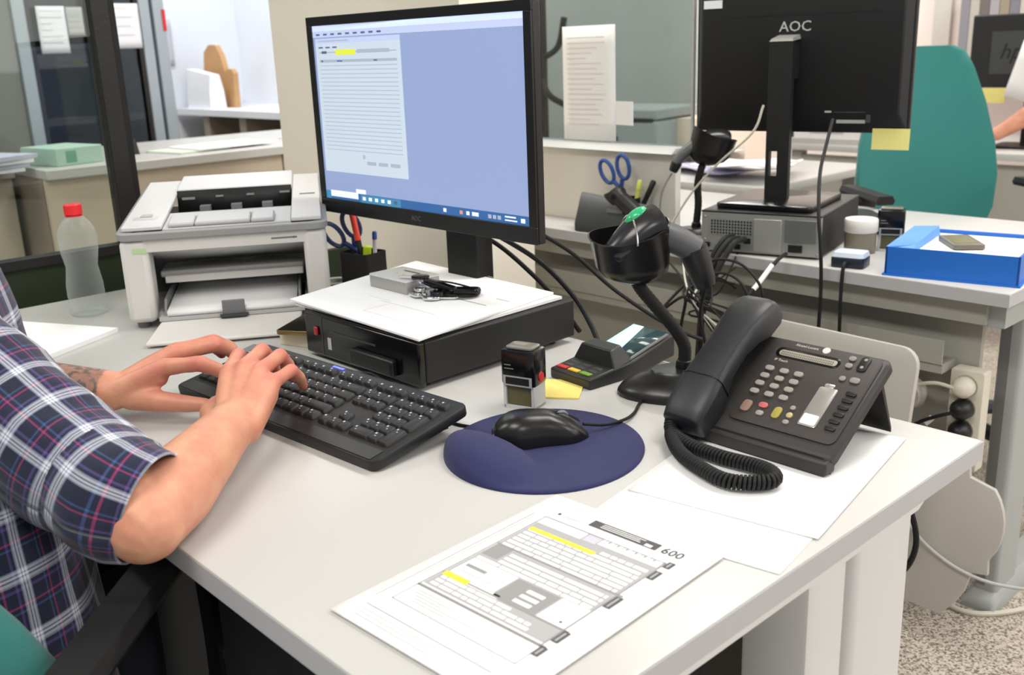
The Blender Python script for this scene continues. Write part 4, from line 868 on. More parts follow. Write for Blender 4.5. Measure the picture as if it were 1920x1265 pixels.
# stand with handle slot: column built round the slot
cw = .027
cc = -.018
for x0_, x1_, z0_, z1_ in ((-cw, cw, .005, .062), (-cw, cw, .118, ZB+.032), (-cw, -.019, .062, .118), (.0, cw, .062, .118)):
    BOX('stand_column', x0_+cc, -.045, z0_, x1_+cc, -.028, z1_, BLKB, rm)
MB().loft([[(-cw, -.046, ZB+.032), (cw, -.046, ZB+.032), (cw, .01, ZB+.036), (-cw, .01, ZB+.036)], [(-cw+.003, -.04, ZB+.038), (cw-.003, -.04, ZB+.038), (cw-.003, .01, ZB+.046), (-cw+.003, .01, ZB+.046)]]).build('column_cap', M('cap_silver', '#a8a8a6', .3, .5), rm, loc=(cc, 0, 0))
MB().prism(rrect(-.12, -.16, .10, .09, .02, 4), 0.0, .012, .003).build('stand_base', BLACKG, rm)
rm_w = rm
tag(BOX('sticky_note', -.04, -.0008, -.046, .04, 0, 0, PALEYEL, loc=(-.628, .985, 1.003), rz=(R(-3), 0, R(13))), 'yellow sticky note hanging from the bottom of the black monitor', 'note')
# ---- small desk items
jr = thing('plastic_jar', 'clear jar with a white lid behind the small black device', 'jar', (-.640, .90, D))
MB().lathe([(.0005, .001), (.032, .001), (.034, .004), (.034, .044), (.032, .046)], 24, cap=False).build('jar_body', M('jar_smoke', '#8e8774', .2), jr)
MB().lathe([(.0345, .046), (.036, .048), (.036, .072), (.0345, .075), (.0005, .0755)], 28).build('jar_lid', M('lid_white', '#e8e4dc', .5), jr)
stamp('black self-inking stamp beside the blue box on the rear desk', (-.598, .955, D), R(25), 1.12, dot=False)
bb = thing('blue_box', 'bright blue shallow box holding white papers on the rear desk corner', 'box', (-.395, .862, D), R(11))
BLU = M('blue_card', '#1f6fd0', .45); BLU2 = M('blue_card_light', '#5a96e6', .45)
w2, d2, h2, th = .122, .118, .058, .004
BOX('bottom', -w2-.004, -d2-.002, 0, w2+.004, d2, .004, BLU, bb)
BOX('front_wall', -w2, -d2, .004, w2, -d2+th, h2, BLU, bb); BOX('back_wall', -w2, d2-th, .004, w2, d2, h2, BLU, bb)
BOX('side_wall', w2-th, -d2, .004, w2, d2, h2, BLU, bb); BOX('side_wall', -w2, -d2, .004, -w2+th, d2, h2, BLU, bb)
MB().loft([[(-w2, -d2, h2-.004), (-w2+.055, -d2, h2-.012), (-w2+.055, d2*.75, h2-.012), (-w2, d2*.75, h2-.004)], [(-w2, -d2, h2), (-w2+.05, -d2+.02, h2+.004), (-w2+.05, d2*.75, h2+.012), (-w2, d2*.75, h2+.008)]]).build('folded_flap', BLU2, bb)
tag(BOX('paper_stack', -.088, -.112, 0, .112, .112, .046, PAPER, loc=(-.395+.001, .862, D+.0045), rz=R(11)), 'white paper stack filling the bright blue box', 'paper')
dv = thing('small_device', 'grey handheld device lying on the papers in the blue box', 'device', (-.40, .855, D+.0518), R(40))
MB().prism(rrect(-.03, -.055, .03, .055, .006, 3), 0, .010, .002).build('device_body', M('taupe_grey_plastic', '#6d675a', .4), dv)
MB().prism(rrect(-.022, -.035, .022, .045, .003, 3), .010, .0104).build('device_screen', M('olive_screen', '#77724f', .25), dv)
ad = thing('card_reader', 'small black and white device with a cable at the rear desk edge', 'device', (-.585, .757, D), R(12))
MB().prism(rrect(-.034, -.026, .034, .03, .008, 4), 0, .022, .003).build('device_base', M('dark_navy_plastic', '#1a2430', .4), ad)
MB().loft([[(x, y, .022) for x, y in rrect(-.034, -.024, .034, .03, .008, 4)], [(x, y, .031) for x, y in rrect(-.031, -.02, .031, .028, .008, 4)]]).build('device_top', M('pale_blue_plastic', '#c3cedb', .4), ad)
MB().tube(catmull([(0, -.024, .012), (.0, -.045, .008), (.0, -.052, -.04), (.002, -.055, -.12), (.004, -.05, -.3), (.0, -.04, -.5)], 8), .0038, 8).build('device_cable', BLACKM, ad)
cable('black cable hanging from the black monitor over the rear desk edge', [(-.70, .86, 1.03), (-.68, .80, .975), (-.655, .74, .93), (-.625, .69, .86), (-.608, .675, .79), (-.604, .678, .70), (-.606, .68, .55), (-.60, .68, .25)], .0038)
cable('thin pale cable hanging beside the black monitor stand', [(-.855, .83, 1.06), (-.875, .82, 1.0), (-.95, .80, .93), (-1.01, .78, .86), (-1.05, .76, .79), (-1.07, .735, .745)], .0028, CREAM)
# connectors in the computer back
for k, P in enumerate(([(-.835, .697, .785), (-.835, .66, .782), (-.845, .63, .74), (-.86, .62, .66), (-.88, .64, .5)], [(-.820, .697, .782), (-.82, .655, .78), (-.83, .615, .73), (-.845, .60, .64), (-.87, .62, .5)], [(-.805, .697, .782), (-.805, .65, .775), (-.82, .60, .70), (-.83, .58, .62), (-.85, .6, .48)])):
    cable(['leftmost', 'middle', 'rightmost'][k]+' of three thick black cables plugged into the metal computer back', P, .0065, BLACKM, 'cables at the metal computer back')
wc = cable('black cable with a white sleeve leaving the metal computer back', [(-.70, .697, .762), (-.70, .66, .752), (-.715, .60, .70), (-.735, .545, .645)], .0042)
MB().tube([(-.702, .648, .746), (-.7105, .616, .714), (-.715, .60, .70)], .0052, 8).build('white_sleeve', PAPER, wc)
# tangle between the desks
rn = random.Random(11); tang = []
for k in range(10):
    cx, cy, cz = -.80+rn.uniform(-.1, .1), .50+rn.uniform(-.05, .12), .66
    P = [(cx+rn.uniform(-.16, .02), cy+.12, cz+rn.uniform(.0, .14)), (cx-.02+rn.uniform(-.06, .06), cy+.03, cz+rn.uniform(-.03, .06)), (-.785+rn.uniform(-.03, .03), .49, .685+rn.uniform(-.03, .03)), (cx+rn.uniform(.0, .14), cy, cz+rn.uniform(-.12, -.02)), (cx+rn.uniform(-.05, .16), cy+.02, cz-rn.uniform(.16, .3))]
    cable('thin black cable in the tangle hanging between the desks', P, rn.choice((.0022, .0028, .0034)), BLACKM, 'tangled cables between the desks')
for k in range(2):
    t0 = rn.uniform(0, 6); r_ = .06+.03*k
    P = [(-.74+r_*math.cos(t0+a_), .53+.01*k, .69+r_*.9*math.sin(t0+a_)) for a_ in (0, .8, 1.6, 2.4, 3.2, 4.0)]
    cable('black cable loop in the tangle behind the scanner stand', P, .003, BLACKM, 'cable loops between the desks')
for k in range(2):
    cable('thin cream cable in the tangle between the desks', [(-.90+.05*k, .60, .78), (-.84+.04*k, .53, .72), (-.785, .49, .68), (-.74+.03*k, .5, .62), (-.70+.02*k, .52, .52)], .0022, CREAM, 'cream cables in the tangle')

# ---- white screen board, glass pane, notices on the rear desk
sb_ = thing('desk_screen', 'white low screen board with a grey ledge on the rear desk', 'screen', (-1.31, .85, D))
BOX('board', -.34, 0, 0, .195, .022, .195, M('screen_white_board', '#e4e0d8', .5), sb_, bevel=.002)
MB().loft([[(x, y, z) for y, z in ((-.03, .197), (.06, .197), (.06, .212), (-.012, .212))] for x in (-.36, -.1, .12, .205)]).build('grey_ledge', M('ledge_grey', '#b9bab8', .4), sb_, bevel=.002)
gs = thing('glass_screen', 'grey glass screen standing on the white screen board', 'glass', (-1.31, .875, D+.2125))
BOX('glass_pane', -.36, 0, 0, .225, .006, .75, GLASSG, gs)
BOX('edge_strip', .222, -.002, 0, .227, .008, .75, LGREY, gs)
sheet('printed_notice', 'tall white printed notice taped to the grey glass screen', (-1.42, .868, .957), .185, .295, (R(90), 0, R(1)), PAPER, 18, 6, c0=M('faint_warm_print', '#e6dcda', .8))
tag(BOX('white_card', -.042, -.003, 0, .042, 0, .06, PAPER, loc=(-1.305, .87, 1.0), rz=(0, 0, R(-8))), 'small white card beside the tall notice on the glass', 'card')
# cup with scissors and marker at the back of the rear desk
pcup2 = thing('pen_cup', 'dark pen cup with blue scissors before the white screen board', 'cup', (-1.232, .805, D))
MB().loft([[(r_*math.cos(2*math.pi*k/20), r_*math.sin(2*math.pi*k/20), z) for k in range(20)] for r_, z in ((.03, 0), (.032, .085), (.029, .085), (.028, .004))]).build('cup_wall', BLACKM, pcup2)
scissors('blue handled scissors in the dark pen cup by the white board', (-1.25, .800, D+.10), (R(3), R(-16), R(20)), SCISS2, 1.12)
pen('yellow highlighter in the dark pen cup by the white board', (-1.222, .808, D+.006), (R(0), R(10), R(40)), M('pale_lime_plastic', '#d5dc6a', .4), M('pale_lime_plastic', '#d5dc6a', .4), .125, .006, 'highlighter', .2)
pen('black marker in the dark pen cup by the white board', (-1.215, .803, D+.006), (R(0), R(24), R(30)), BLACK, BLACKM, .135, .0065, 'marker', .3)
# second telephone lying against the cup
p2 = thing('desk_telephone', 'dark telephone with raised handset before the white screen board', 'telephone', (-1.235, .742, D), R(4))
MB().loft([[(x, -.02, z) for x, z in ((-.105, 0), (.09, 0), (.09, .02), (-.105, .02))], [(x, .012, z) for x, z in ((-.105, 0), (.09, 0), (.098, .07), (-.11, .085))], [(x, .03, z) for x, z in ((-.105, 0), (.09, 0), (.1, .078), (-.118, .098))]]).build('body', M('slate_plastic', '#34373a', .5), p2, bevel=.004)
BOX('rear_label', -.01, -.006, .055, .04, -.003, .063, MGREY, p2)
hP = [(.018, -.012, .112), (.022, -.012, .106), (.045, -.014, .092), (.08, -.016, .07), (.112, -.02, .044), (.128, -.022, .03), (.134, -.022, .024)]
MB().tube(catmull(hP, 5), [.010]+[.026]*8+[.021]*12+[.024]*6+[.025]*3+[.01], 14).build('handset', BLACK, p2, ang=60)
P = []
for k in range(120):
    f = k/119; P.append((.134+.05*f+.006*math.cos(k*.9), -.025+.03*f, .012+.006*math.sin(k*.9)))
MB().tube(P, .0022, 5).build('coiled_cord', BLACKM, p2)
# rear scanner on its stand
nk2 = [(0.0, 0, .04), (.004, 0, .09), (.002, 0, .14), (.012, 0, .18), (.022, 0, .20)]
st2, sg2 = scanner_stand('black gooseneck stand at the far left of the metal computer', 'black barcode scanner pointing right on the rear stand', (-1.005, .79, D), R(47.4), 1, nk2, (.035, 0, .228), (0, 14, 0),
    ([(.075, .0, .240), (.05, 0, .244), (.02, 0, .240), (.0, 0, .232)], (.022, .027)), ([(.005, 0, .236), (-.03, 0, .212), (-.052, 0, .188)], (.019, .015), [(-.048, 0, .19), (-.058, 0, .168)]), False)
TUBE('scanner_cable', [(-.06, 0, .165), (-.075, 0, .14), (-.085, 0, .11), (-.088, 0, .05), (-.08, .0, .01)], .0022, MGREY, sg2)
# ================================================================== background beyond the rear desk
def table(label, x0, y0, x1, y1, h, panel=None, name='office_desk'):
    t = thing(name, label, 'desk', ((x0+x1)/2, (y0+y1)/2, 0)); a_ = (x1-x0)/2; b2 = (y1-y0)/2
    MB().prism(rrect(-a_, -b2, a_, b2, .02, 3), h-.028, h, .002).build('desk_top', WHITE, t)
    for sx in (-1, 1):
        for sy in (-1, 1): BOX('leg', sx*(a_-.06)-.025, sy*(b2-.06)-.025, 0, sx*(a_-.06)+.025, sy*(b2-.06)+.025, h-.028, GREYM, t)
    if panel: BOX('front_panel', -a_+.05, -b2+.04, .2, a_-.05, -b2+.06, h-.05, panel, t)
    return t
table('white side desk with papers left of the teal chair', -2.6, 1.62, -1.36, 2.36, .74, M('peach_panel', '#d8c3ae', .7))
table('far grey desk carrying the far monitor and the white box', -2.1, 2.9, .3, 3.65, .74, PANEL)
for k, (x, y, rz, mt) in enumerate(((-1.80, 1.93, 8, PAPER), (-1.70, 1.86, -14, M('lilac_paper', '#c9c6e4', .8)), (-1.58, 1.90, 20, PAPER), (-1.92, 2.02, -5, PAPER), (-1.52, 1.74, 3, PAPER))):
    tag(MB().grid(lambda u, v: ((u-.5)*.3, (v-.5)*.21, .012*math.sin(u*5+k)*u+.012), 8, 4).build('loose_sheet', mt, None, solid=.004, loc=(x, y, .742+.011*k), rz=R(rz)), ['lowest white sheet of the pile on the side desk', 'lilac sheet in the paper pile on the side desk', 'white sheet lying over the lilac one on the side desk', 'white sheet before the pale cream box on the side desk', 'topmost white sheet at the near edge of the side desk'][k], 'paper', None if k == 1 else 'white sheets on the side desk')
tag(BOX('archive_box', -.16, -.10, 0, .16, .10, .17, M('tan_card', '#efdccb', .8), loc=(-1.95, 2.2, .74), rz=R(10)), 'pale cream box behind the paper pile on the side desk', 'box')
hp = thing('speaker_puck', 'round black device behind the black monitor foot', 'device', (-.80, 1.12, D))
MB().lathe([(.10, 0), (.105, .012), (.10, .03), (.07, .045), (.0005, .05)], 28).build('device_body', BLACK, hp); BOX('device_slot', -.05, -.094, .022, .05, -.09, .025, MGREY, hp)
fp = thing('laser_printer', 'grey printer seen through the glass screen', 'printer', (-2.25, 2.05, .74), R(8))
BOX('body', -.19, -.15, 0, .19, .18, .17, M('printer_grey', '#a9b0b2', .5), fp, bevel=.01); BOX('lid', -.19, -.15, .175, .19, .18, .215, M('printer_grey', '#a9b0b2', .5), fp, bevel=.008)
BOX('paper_slot', -.15, -.153, .168, .17, -.14, .178, BLACK, fp); MB().lathe([(.012, 0), (.01, .004)], 12, T=Matrix.Translation((.0, -.15, .10)) @ rot(90).to_4x4()).build('power_button', CHAR, fp)
BOX('dark_stand', -2.3, 1.9, .7, -2.0, 2.0, .735, BLACK) if False else None
cr = thing('coat_rack', 'black upright rack standing behind the glass beside the lit monitor', 'rack', (-2.83, 2.1, 0))
MB().tube([(0, 0, 0), (0, 0, 1.7)], .022, 10).build('pole', BLACK, cr); MB().tube(catmull([(0, 0, 1.15), (.1, 0, 1.2), (.14, 0, 1.32)], 4), .014, 8).build('hook', BLACK, cr); MB().lathe([(.2, 0), (.19, .02), (.03, .03)], 20).build('base', BLACK, cr)
MB().tube(catmull([(-.02, 0, 1.1), (.05, -.02, 1.0), (.16, -.02, .95)], 4), .014, 8).build('hook', BLACK, cr)
# office chairs
def chair(label, loc, rz, group=None, az=.70, prof=None, aback=.12):
    t = thing('office_chair', label, 'chair', loc, rz)
    secs = []
    for z, w_, y in prof or ((.57, .13, .205), (.60, .18, .205), (.68, .215, .212), (.78, .225, .222), (.88, .215, .235), (1.0, .185, .25), (1.1, .15, .265), (1.145, .125, .27), (1.163, .09, .272)):
        n = 20; secs.append([(w_*math.copysign(abs(math.cos(2*math.pi*k/n))**.6, math.cos(2*math.pi*k/n)), y+.035*math.copysign(abs(math.sin(2*math.pi*k/n))**.7, math.sin(2*math.pi*k/n))-.05*(abs(math.cos(2*math.pi*k/n))**2)*(w_/.22), z) for k in range(n)])
    MB().loft(secs).build('backrest', TEAL, t, ang=60)
    MB().prism(rrect(-.24, -.24, .24, .20, .08, 6), .43, .51, .02).build('seat', TEAL, t)
    for sx in (-1, 1):
        ar = MB().loft([[(sx*.27+x, y, az+z) for x, z in ((-.022, -.024), (.022, -.024), (.027, -.014), (.02, 0), (-.02, 0), (-.027, -.014))] for y in (-.13, -.12, .10, aback)]).build('armrest', BLACKM, t)
        MB().tube(catmull([(sx*.22, .02, .44), (sx*.28, .02, .46), (sx*.285, .0, .55), (sx*.275, -.02, az-.02)], 5), .02, 8, flat=1.6).build('armrest_post', BLACK, t)
    MB().tube([(0, 0, .1), (0, 0, .44)], .03, 12).build('gas_column', BLACK, t)
    MB().tube(catmull([(0, .05, .42), (0, .24, .42), (0, .275, .55), (0, .26, .72)], 5), .03, 8, flat=.5).build('back_bracket', BLACK, t)
    for k in range(5):
        a2 = 2*math.pi*k/5; e_ = (.30*math.cos(a2), .30*math.sin(a2), .07)
        MB().tube([(0, 0, .10), e_], [.03, .018], 8).build('base_spoke', BLACK, t)
        MB().ball((e_[0], e_[1], .028), .028, 10).build('castor', BLACK, t)
    return t
chair('teal office chair standing empty behind the rear desk', (-.80, 1.75, 0), R(52), az=.775)
# far workplace at the right edge
fm_ = thing('computer_monitor', 'far black monitor with a lettered grey panel at the right edge', 'monitor', (-1.15, 3.12, .74), R(4))
BOX('housing', -.215, 0, .235, .28, .03, .52, M('far_black', '#17181a', .5), fm_, bevel=.006)
BOX('grey_panel', -.135, -.002, .29, .2, 0, .455, M('panel_dim_grey', '#3c3e40', .5), fm_)
text('brand_lettering', 'hp', .085, BLACK, fm_, (-.06, -.0025, .375), (R(90), 0, 0), depth=.0005, font_shear=.3)
BOX('stand_column', .0, .03, .01, .06, .06, .35, BLACK, fm_); MB().prism(rrect(-.09, -.06, .15, .12, .03, 4), 0, .012, .003).build('stand_base', BLACK, fm_)
tag(BOX('sticky_note', -.045, -.001, -.06, .045, 0, 0, PALEYEL, loc=(-1.255, 3.10, .977), rz=(0, 0, R(4))), 'yellow sticky note hanging from the far monitor', 'note')
tag(MB().grid(lambda u, v: (-.09+.25*u, -.02*v, v*.22), 3, 3).build('paper_sheet', PAPER, None, solid=.002, loc=(-1.11, 3.06, .925), rz=(0, R(16), R(6))), 'white sheet leaning before the far monitor', 'paper')
wb = thing('white_device', 'white label-faced box on the far desk under the black monitor', 'box', (-1.88, 3.0, .74), R(3))
BOX('body', -.18, -.06, 0, .16, .14, .085, M('device_white', '#dcd9d6', .5), wb, bevel=.004); BOX('base_ledge', -.2, -.09, 0, .17, -.06, .025, LGREY, wb); BOX('face_label', -.10, -.0615, .045, .06, -.06, .07, PRINTL, wb)
tag(BOX('green_crate', -.06, -.05, 0, .06, .05, .22, DGREEN, loc=(-2.13, 2.80, .55)), 'dark green upright crate beside the white box on the far desk', 'crate')
bpy.data.objects['green_crate'].location = (-2.06, 2.99, .7405)
fs = thing('headset_stand', 'black headset on a stalk on the far desk beside the teal chair', 'headset', (-1.25, 2.98, .74))
MB().tube(catmull([(0, 0, .01), (.0, 0, .08), (-.015, 0, .14), (-.05, 0, .165)], 5), .007, 8).build('stalk', BLACK, fs); MB().ball((-.055, 0, .17), (.05, .03, .028), 12).build('head', BLACK, fs); MB().lathe([(.035, 0), (.03, .01)], 14).build('base', BLACK, fs)
# wall shelf and folders at the back right
ws = thing('wall_shelf', 'brown wooden wall shelf at the back right', 'shelf', (-1.75, 4.0, 1.0))
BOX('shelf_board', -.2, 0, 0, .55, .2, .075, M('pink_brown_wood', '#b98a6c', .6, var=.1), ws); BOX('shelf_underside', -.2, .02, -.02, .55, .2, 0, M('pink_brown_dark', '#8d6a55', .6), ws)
for k in range(7):
    tag(BOX('binder', -.022, -.09, 0, .022, .09, .34, M('binder_%d' % k, ['#8c8a92', '#b9b4ac', '#6f6a66', '#a7a2a8', '#9b8f7c', '#7d7e88', '#c3bfb8'][k], .7), loc=(-1.79+.047*k, 4.10, 1.076)), ['lavender grey', 'pale stone', 'dark taupe', 'mid mauve', 'khaki', 'slate blue', 'off-white'][k]+' binder standing on the brown wall shelf', 'binder', 'binders on the wall shelf')
tr = struct(BOX('trim_1', -2.02, 4.17, 0, -1.93, 4.2, 2.6, M('frame_grey_white', '#cfcac2', .6)))

# ================================================================== people
SKIN = bpy.data.materials.new('skin'); SKIN.use_nodes = True
def skinmat(m, tattoo):
    N = m.node_tree.nodes; L = m.node_tree.links; b = N['Principled BSDF']
    b.inputs['Roughness'].default_value = .5; b.inputs['Subsurface Weight'].default_value = .12; b.inputs['Subsurface Radius'].default_value = (.01, .004, .002); b.inputs['Subsurface Scale'].default_value = .3
    tc = N.new('ShaderNodeTexCoord'); n = N.new('ShaderNodeTexNoise'); n.inputs['Scale'].default_value = 28; n.inputs['Detail'].default_value = 5
    r = N.new('ShaderNodeValToRGB'); r.color_ramp.elements[0].position = .35; r.color_ramp.elements[1].position = .68
    r.color_ramp.elements[0].color = lin('#cd8a70'); r.color_ramp.elements[1].color = lin('#d9a181')
    L.new(tc.outputs['Object'], n.inputs['Vector']); L.new(n.outputs['Fac'], r.inputs[0]); last = r.outputs[0]
    at = N.new('ShaderNodeVertexColor'); at.layer_name = 'flush'
    sep = N.new('ShaderNodeSeparateColor'); L.new(at.outputs[0], sep.inputs[0])
    mx = N.new('ShaderNodeMixRGB'); mx.inputs[2].default_value = lin('#c4625a'); L.new(sep.outputs[0], mx.inputs[0]); L.new(last, mx.inputs[1])
    last = mx.outputs[0]
    if tattoo:
        wv = N.new('ShaderNodeTexNoise'); wv.inputs['Scale'].default_value = 45; wv.inputs['Detail'].default_value = 2; wv.inputs['Distortion'].default_value = 2.5
        rr = N.new('ShaderNodeValToRGB'); rr.color_ramp.elements[0].position = .42; rr.color_ramp.elements[1].position = .58
        L.new(tc.outputs['Object'], wv.inputs['Vector']); L.new(wv.outputs['Fac'], rr.inputs[0])
        mu = N.new('ShaderNodeMath'); mu.operation = 'MULTIPLY_ADD'; mu.inputs[1].default_value = .4; mu.inputs[2].default_value = .52; L.new(rr.outputs[0], mu.inputs[0])
        m3 = N.new('ShaderNodeMath'); m3.operation = 'MULTIPLY'; L.new(mu.outputs[0], m3.inputs[0]); L.new(sep.outputs[1], m3.inputs[1])
        m4 = N.new('ShaderNodeMixRGB'); m4.inputs[2].default_value = lin('#524e4b'); L.new(m3.outputs[0], m4.inputs[0]); L.new(last, m4.inputs[1]); last = m4.outputs[0]
    L.new(last, b.inputs['Base Color'])
    n2 = N.new('ShaderNodeTexNoise'); n2.inputs['Scale'].default_value = 220; n2.inputs['Detail'].default_value = 4
    bp_ = N.new('ShaderNodeBump'); bp_.inputs['Strength'].default_value = .25; bp_.inputs['Distance'].default_value = .0012
    L.new(tc.outputs['Object'], n2.inputs['Vector']); L.new(n2.outputs['Fac'], bp_.inputs['Height']); L.new(bp_.outputs['Normal'], b.inputs['Normal'])
skinmat(SKIN, True)
def capsule(b, A, B, ra, rb, n=14, fl=1.):
    A = Vector(A); B = Vector(B); t = (B-A).normalized(); P = []; rr = []
    for k in range(5): a_ = math.pi/2*(1-k/4); P.append(A-t*ra*math.sin(a_)); rr.append(max(.0004, ra*math.cos(a_)))
    for k in range(1, 5): P.append(A.lerp(B, k/5)); rr.append(ra+(rb-ra)*k/5)
    for k in range(5): a_ = math.pi/2*k/4; P.append(B+t*rb*math.sin(a_)); rr.append(max(.0004, rb*math.cos(a_)))
    b.tube(P, rr, n, flat=fl)
def chain(b, P, rr, n=14):
    for i in range(len(P)-1): capsule(b, P[i], P[i+1], rr[i], rr[i+1], n)
def finish(b, name, mat, parent, vox, it, paint=None, disp=None):
    me = b.mesh('tmpmesh', mat); o = bpy.data.objects.new('tmpobj', me); COL.objects.link(o)
    r = o.modifiers.new('r', 'REMESH'); r.mode = 'VOXEL'; r.voxel_size = vox
    s_ = o.modifiers.new('s', 'SMOOTH'); s_.factor = .5; s_.iterations = it
    bpy.context.view_layer.update()
    m2 = bpy.data.meshes.new_from_object(o.evaluated_get(bpy.context.evaluated_depsgraph_get())); bpy.data.objects.remove(o)
    m2.name = name; m2.materials.clear(); m2.materials.append(mat); m2.shade_smooth()
    if disp:
        for v in m2.vertices: v.co += disp(v.co, v.normal)
    if paint:
        ca = m2.color_attributes.new('flush', 'FLOAT_COLOR', 'POINT')
        for i, v in enumerate(m2.vertices): ca.data[i].color = paint(v.co)
    ob = bpy.data.objects.new(name, m2); COL.objects.link(ob)
    if parent: ob.parent = parent
    return ob
# ---- the seated person typing
RE = Vector((-.458, -.818, .779)); RW = Vector((-.590, -.650, .800)); RS = Vector((-.735, -.900, .930))
LE = Vector((-1.02, -.815, .790)); LW = Vector((-.868, -.683, .783)); LS = Vector((-1.07, -.92, .94))
body = MB()
# torso, neck, head, thighs as one surface with the arms
TC = Vector((-.90, -.955, 0))
def lean(z): return .20*max(0, min(1, (.98-z)/.45))
for z, rx, ry, y in ((.55, .165, .115, -.02), (.60, .155, .11, -.015), (.72, .15, .10, 0), (.82, .155, .10, .005), (.87, .155, .095, 0)):
    body.ball((TC.x+lean(z), TC.y+y, z), (rx, ry, .09), 18)
capsule(body, RS, LS, .042, .042); chain(body, [(TC.x, TC.y, .95), (TC.x, TC.y+.03, 1.11)], [.058, .055])
body.ball((TC.x-.01, TC.y+.06, 1.225), (.075, .095, .115), 18); body.ball((TC.x-.012, TC.y+.085, 1.165), (.055, .06, .06), 14)
capsule(body, (TC.x-.012, TC.y+.155, 1.230), (TC.x-.012, TC.y+.165, 1.205), .010, .014)
for sx in (-1, 1): capsule(body, (TC.x+sx*.075, TC.y+.05, 1.235), (TC.x+sx*.08, TC.y+.045, 1.205), .012, .009)
for sx in (-1, 1):
    hx = TC.x+.17; hp_ = (hx+sx*.09, TC.y-.03, .53); kn = (hx-.12+sx*.12, TC.y+.38, .53); an = (hx-.13+sx*.13, TC.y+.40, .10)
    chain(body, [hp_, kn, an], [.085, .06, .04]); capsule(body, (an[0], an[1]-.02, .05), (an[0], an[1]+.15, .035), .04, .035)
chain(body, [RS, RE], [.045, .039]); chain(body, [LS, LE], [.056, .044])
def forearm(E_, W_p, up):
    d_ = W_p-E_
    chain(body, [E_, E_+d_*.28, E_+d_*.6, W_p], [.038, .0425, .036, .0275], 20)
    sd_ = d_.cross(Vector((0, 0, 1))).normalized()
    for q_ in (-1, 1): chain(body, [E_+d_*.7+sd_*.008*q_, W_p+sd_*.0095*q_], [.024, .0215], 14)
forearm(RE, RW, 1); forearm(LE, LW, 1)
def hand(W_p, fingers, thumb, fat=1.1):
    for i, (mc, pip, dip, tip, r_) in enumerate(fingers):
        mc, pip, dip, tip = map(Vector, (mc, pip, dip, tip)); r_ *= fat
        base = W_p.lerp(Vector(fingers[1][0]), .06)+(mc-Vector(fingers[1][0]))*.45
        chain(body, [base, base.lerp(mc, .5)+Vector((0, 0, .0015)), mc], [.0165, .0145, r_*1.22])
        low = Vector((0, 0, -.011))
        chain(body, [base+low*.6, mc.lerp(base, .12)+low], [.0145, r_*1.05])
        chain(body, [mc, mc.lerp(pip, .55), pip], [r_*1.16, r_*.98, r_*1.04], 12)
        chain(body, [pip, pip.lerp(dip, .5), dip, tip], [r_*1.04, r_*.92, r_*.9, r_*.74], 12)
    chain(body, [Vector(p_) for p_ in thumb], [.017, .0145, .0118, .0092], 12)
RF = [((-.686, -.602, .828), (-.727, -.566, .834), (-.748, -.546, .814), (-.757, -.536, .788), .0090),
      ((-.674, -.586, .833), (-.709, -.541, .838), (-.728, -.519, .816), (-.737, -.508, .789), .0093),
      ((-.652, -.577, .831), (-.682, -.531, .834), (-.700, -.510, .812), (-.708, -.500, .789), .0089),
      ((-.624, -.576, .822), (-.650, -.535, .822), (-.667, -.514, .803), (-.676, -.505, .786), .0080)]
hand(RW, RF, [(-.625, -.655, .792), (-.668, -.640, .79), (-.700, -.617, .786), (-.722, -.598, .782)])
LF = [((-.812, -.630, .815), (-.768, -.600, .822), (-.758, -.575, .806), (-.757, -.561, .789), .0090),
      ((-.838, -.604, .822), (-.815, -.556, .829), (-.824, -.527, .811), (-.832, -.512, .789), .0093),
      ((-.858, -.590, .819), (-.842, -.544, .825), (-.854, -.515, .808), (-.862, -.500, .789), .0089),
      ((-.878, -.583, .812), (-.872, -.546, .814), (-.884, -.522, .802), (-.892, -.510, .788), .0080)]
hand(LW, LF, [(-.842, -.668, .775), (-.803, -.647, .774), (-.777, -.623, .770), (-.758, -.604, .768)], 1.22)
KN = [Vector(f_[k_]) for f_ in RF+LF for k_ in (0, 1, 3)]
MCP = [Vector(f_[0]) for f_ in RF+LF]
def paint(co):
    d_ = min((co-k_).length for k_ in KN); f = max(0, 1-d_/.03)*.8
    hd = min((co-RW).length, (co-LW).length); g_ = max(0, min(1, (.075-min((co-k_).length for k_ in MCP))/.05)); f = max(f, .3*g_*g_*(3-2*g_))
    ax = (co-LE).dot(LW-LE)/((LW-LE).length**2); t_ = 1. if (ax < .97 and co.z < .86 and co.x < -.84) else 0.
    return (f, t_, 0, 1)
pe = finish(body, 'person', SKIN, None, .0030, 5, paint)
tag(pe, 'person in a plaid shirt typing with both hands on the black keyboard', 'person')
# fingernails
NAIL = M('fingernail', '#e3a996', .35)
for f_ in RF+LF:
    dip, tip = Vector(f_[2]), Vector(f_[3]); d_ = (tip-dip).normalized(); back = Vector(f_[1])-Vector(f_[0]); back = Vector((0, 0, 1))*.4+back.normalized()*.9
    nrm = (back-d_*back.dot(d_)).normalized(); sd_ = d_.cross(nrm); mm = Matrix((sd_, d_, nrm)).transposed().to_4x4(); mm.translation = tip+nrm*f_[4]*.62+d_*.001
    MB().ball((0, 0, 0), (f_[4]*.55, .0058, .0014), 10, T=mm).build('fingernail', NAIL, pe)
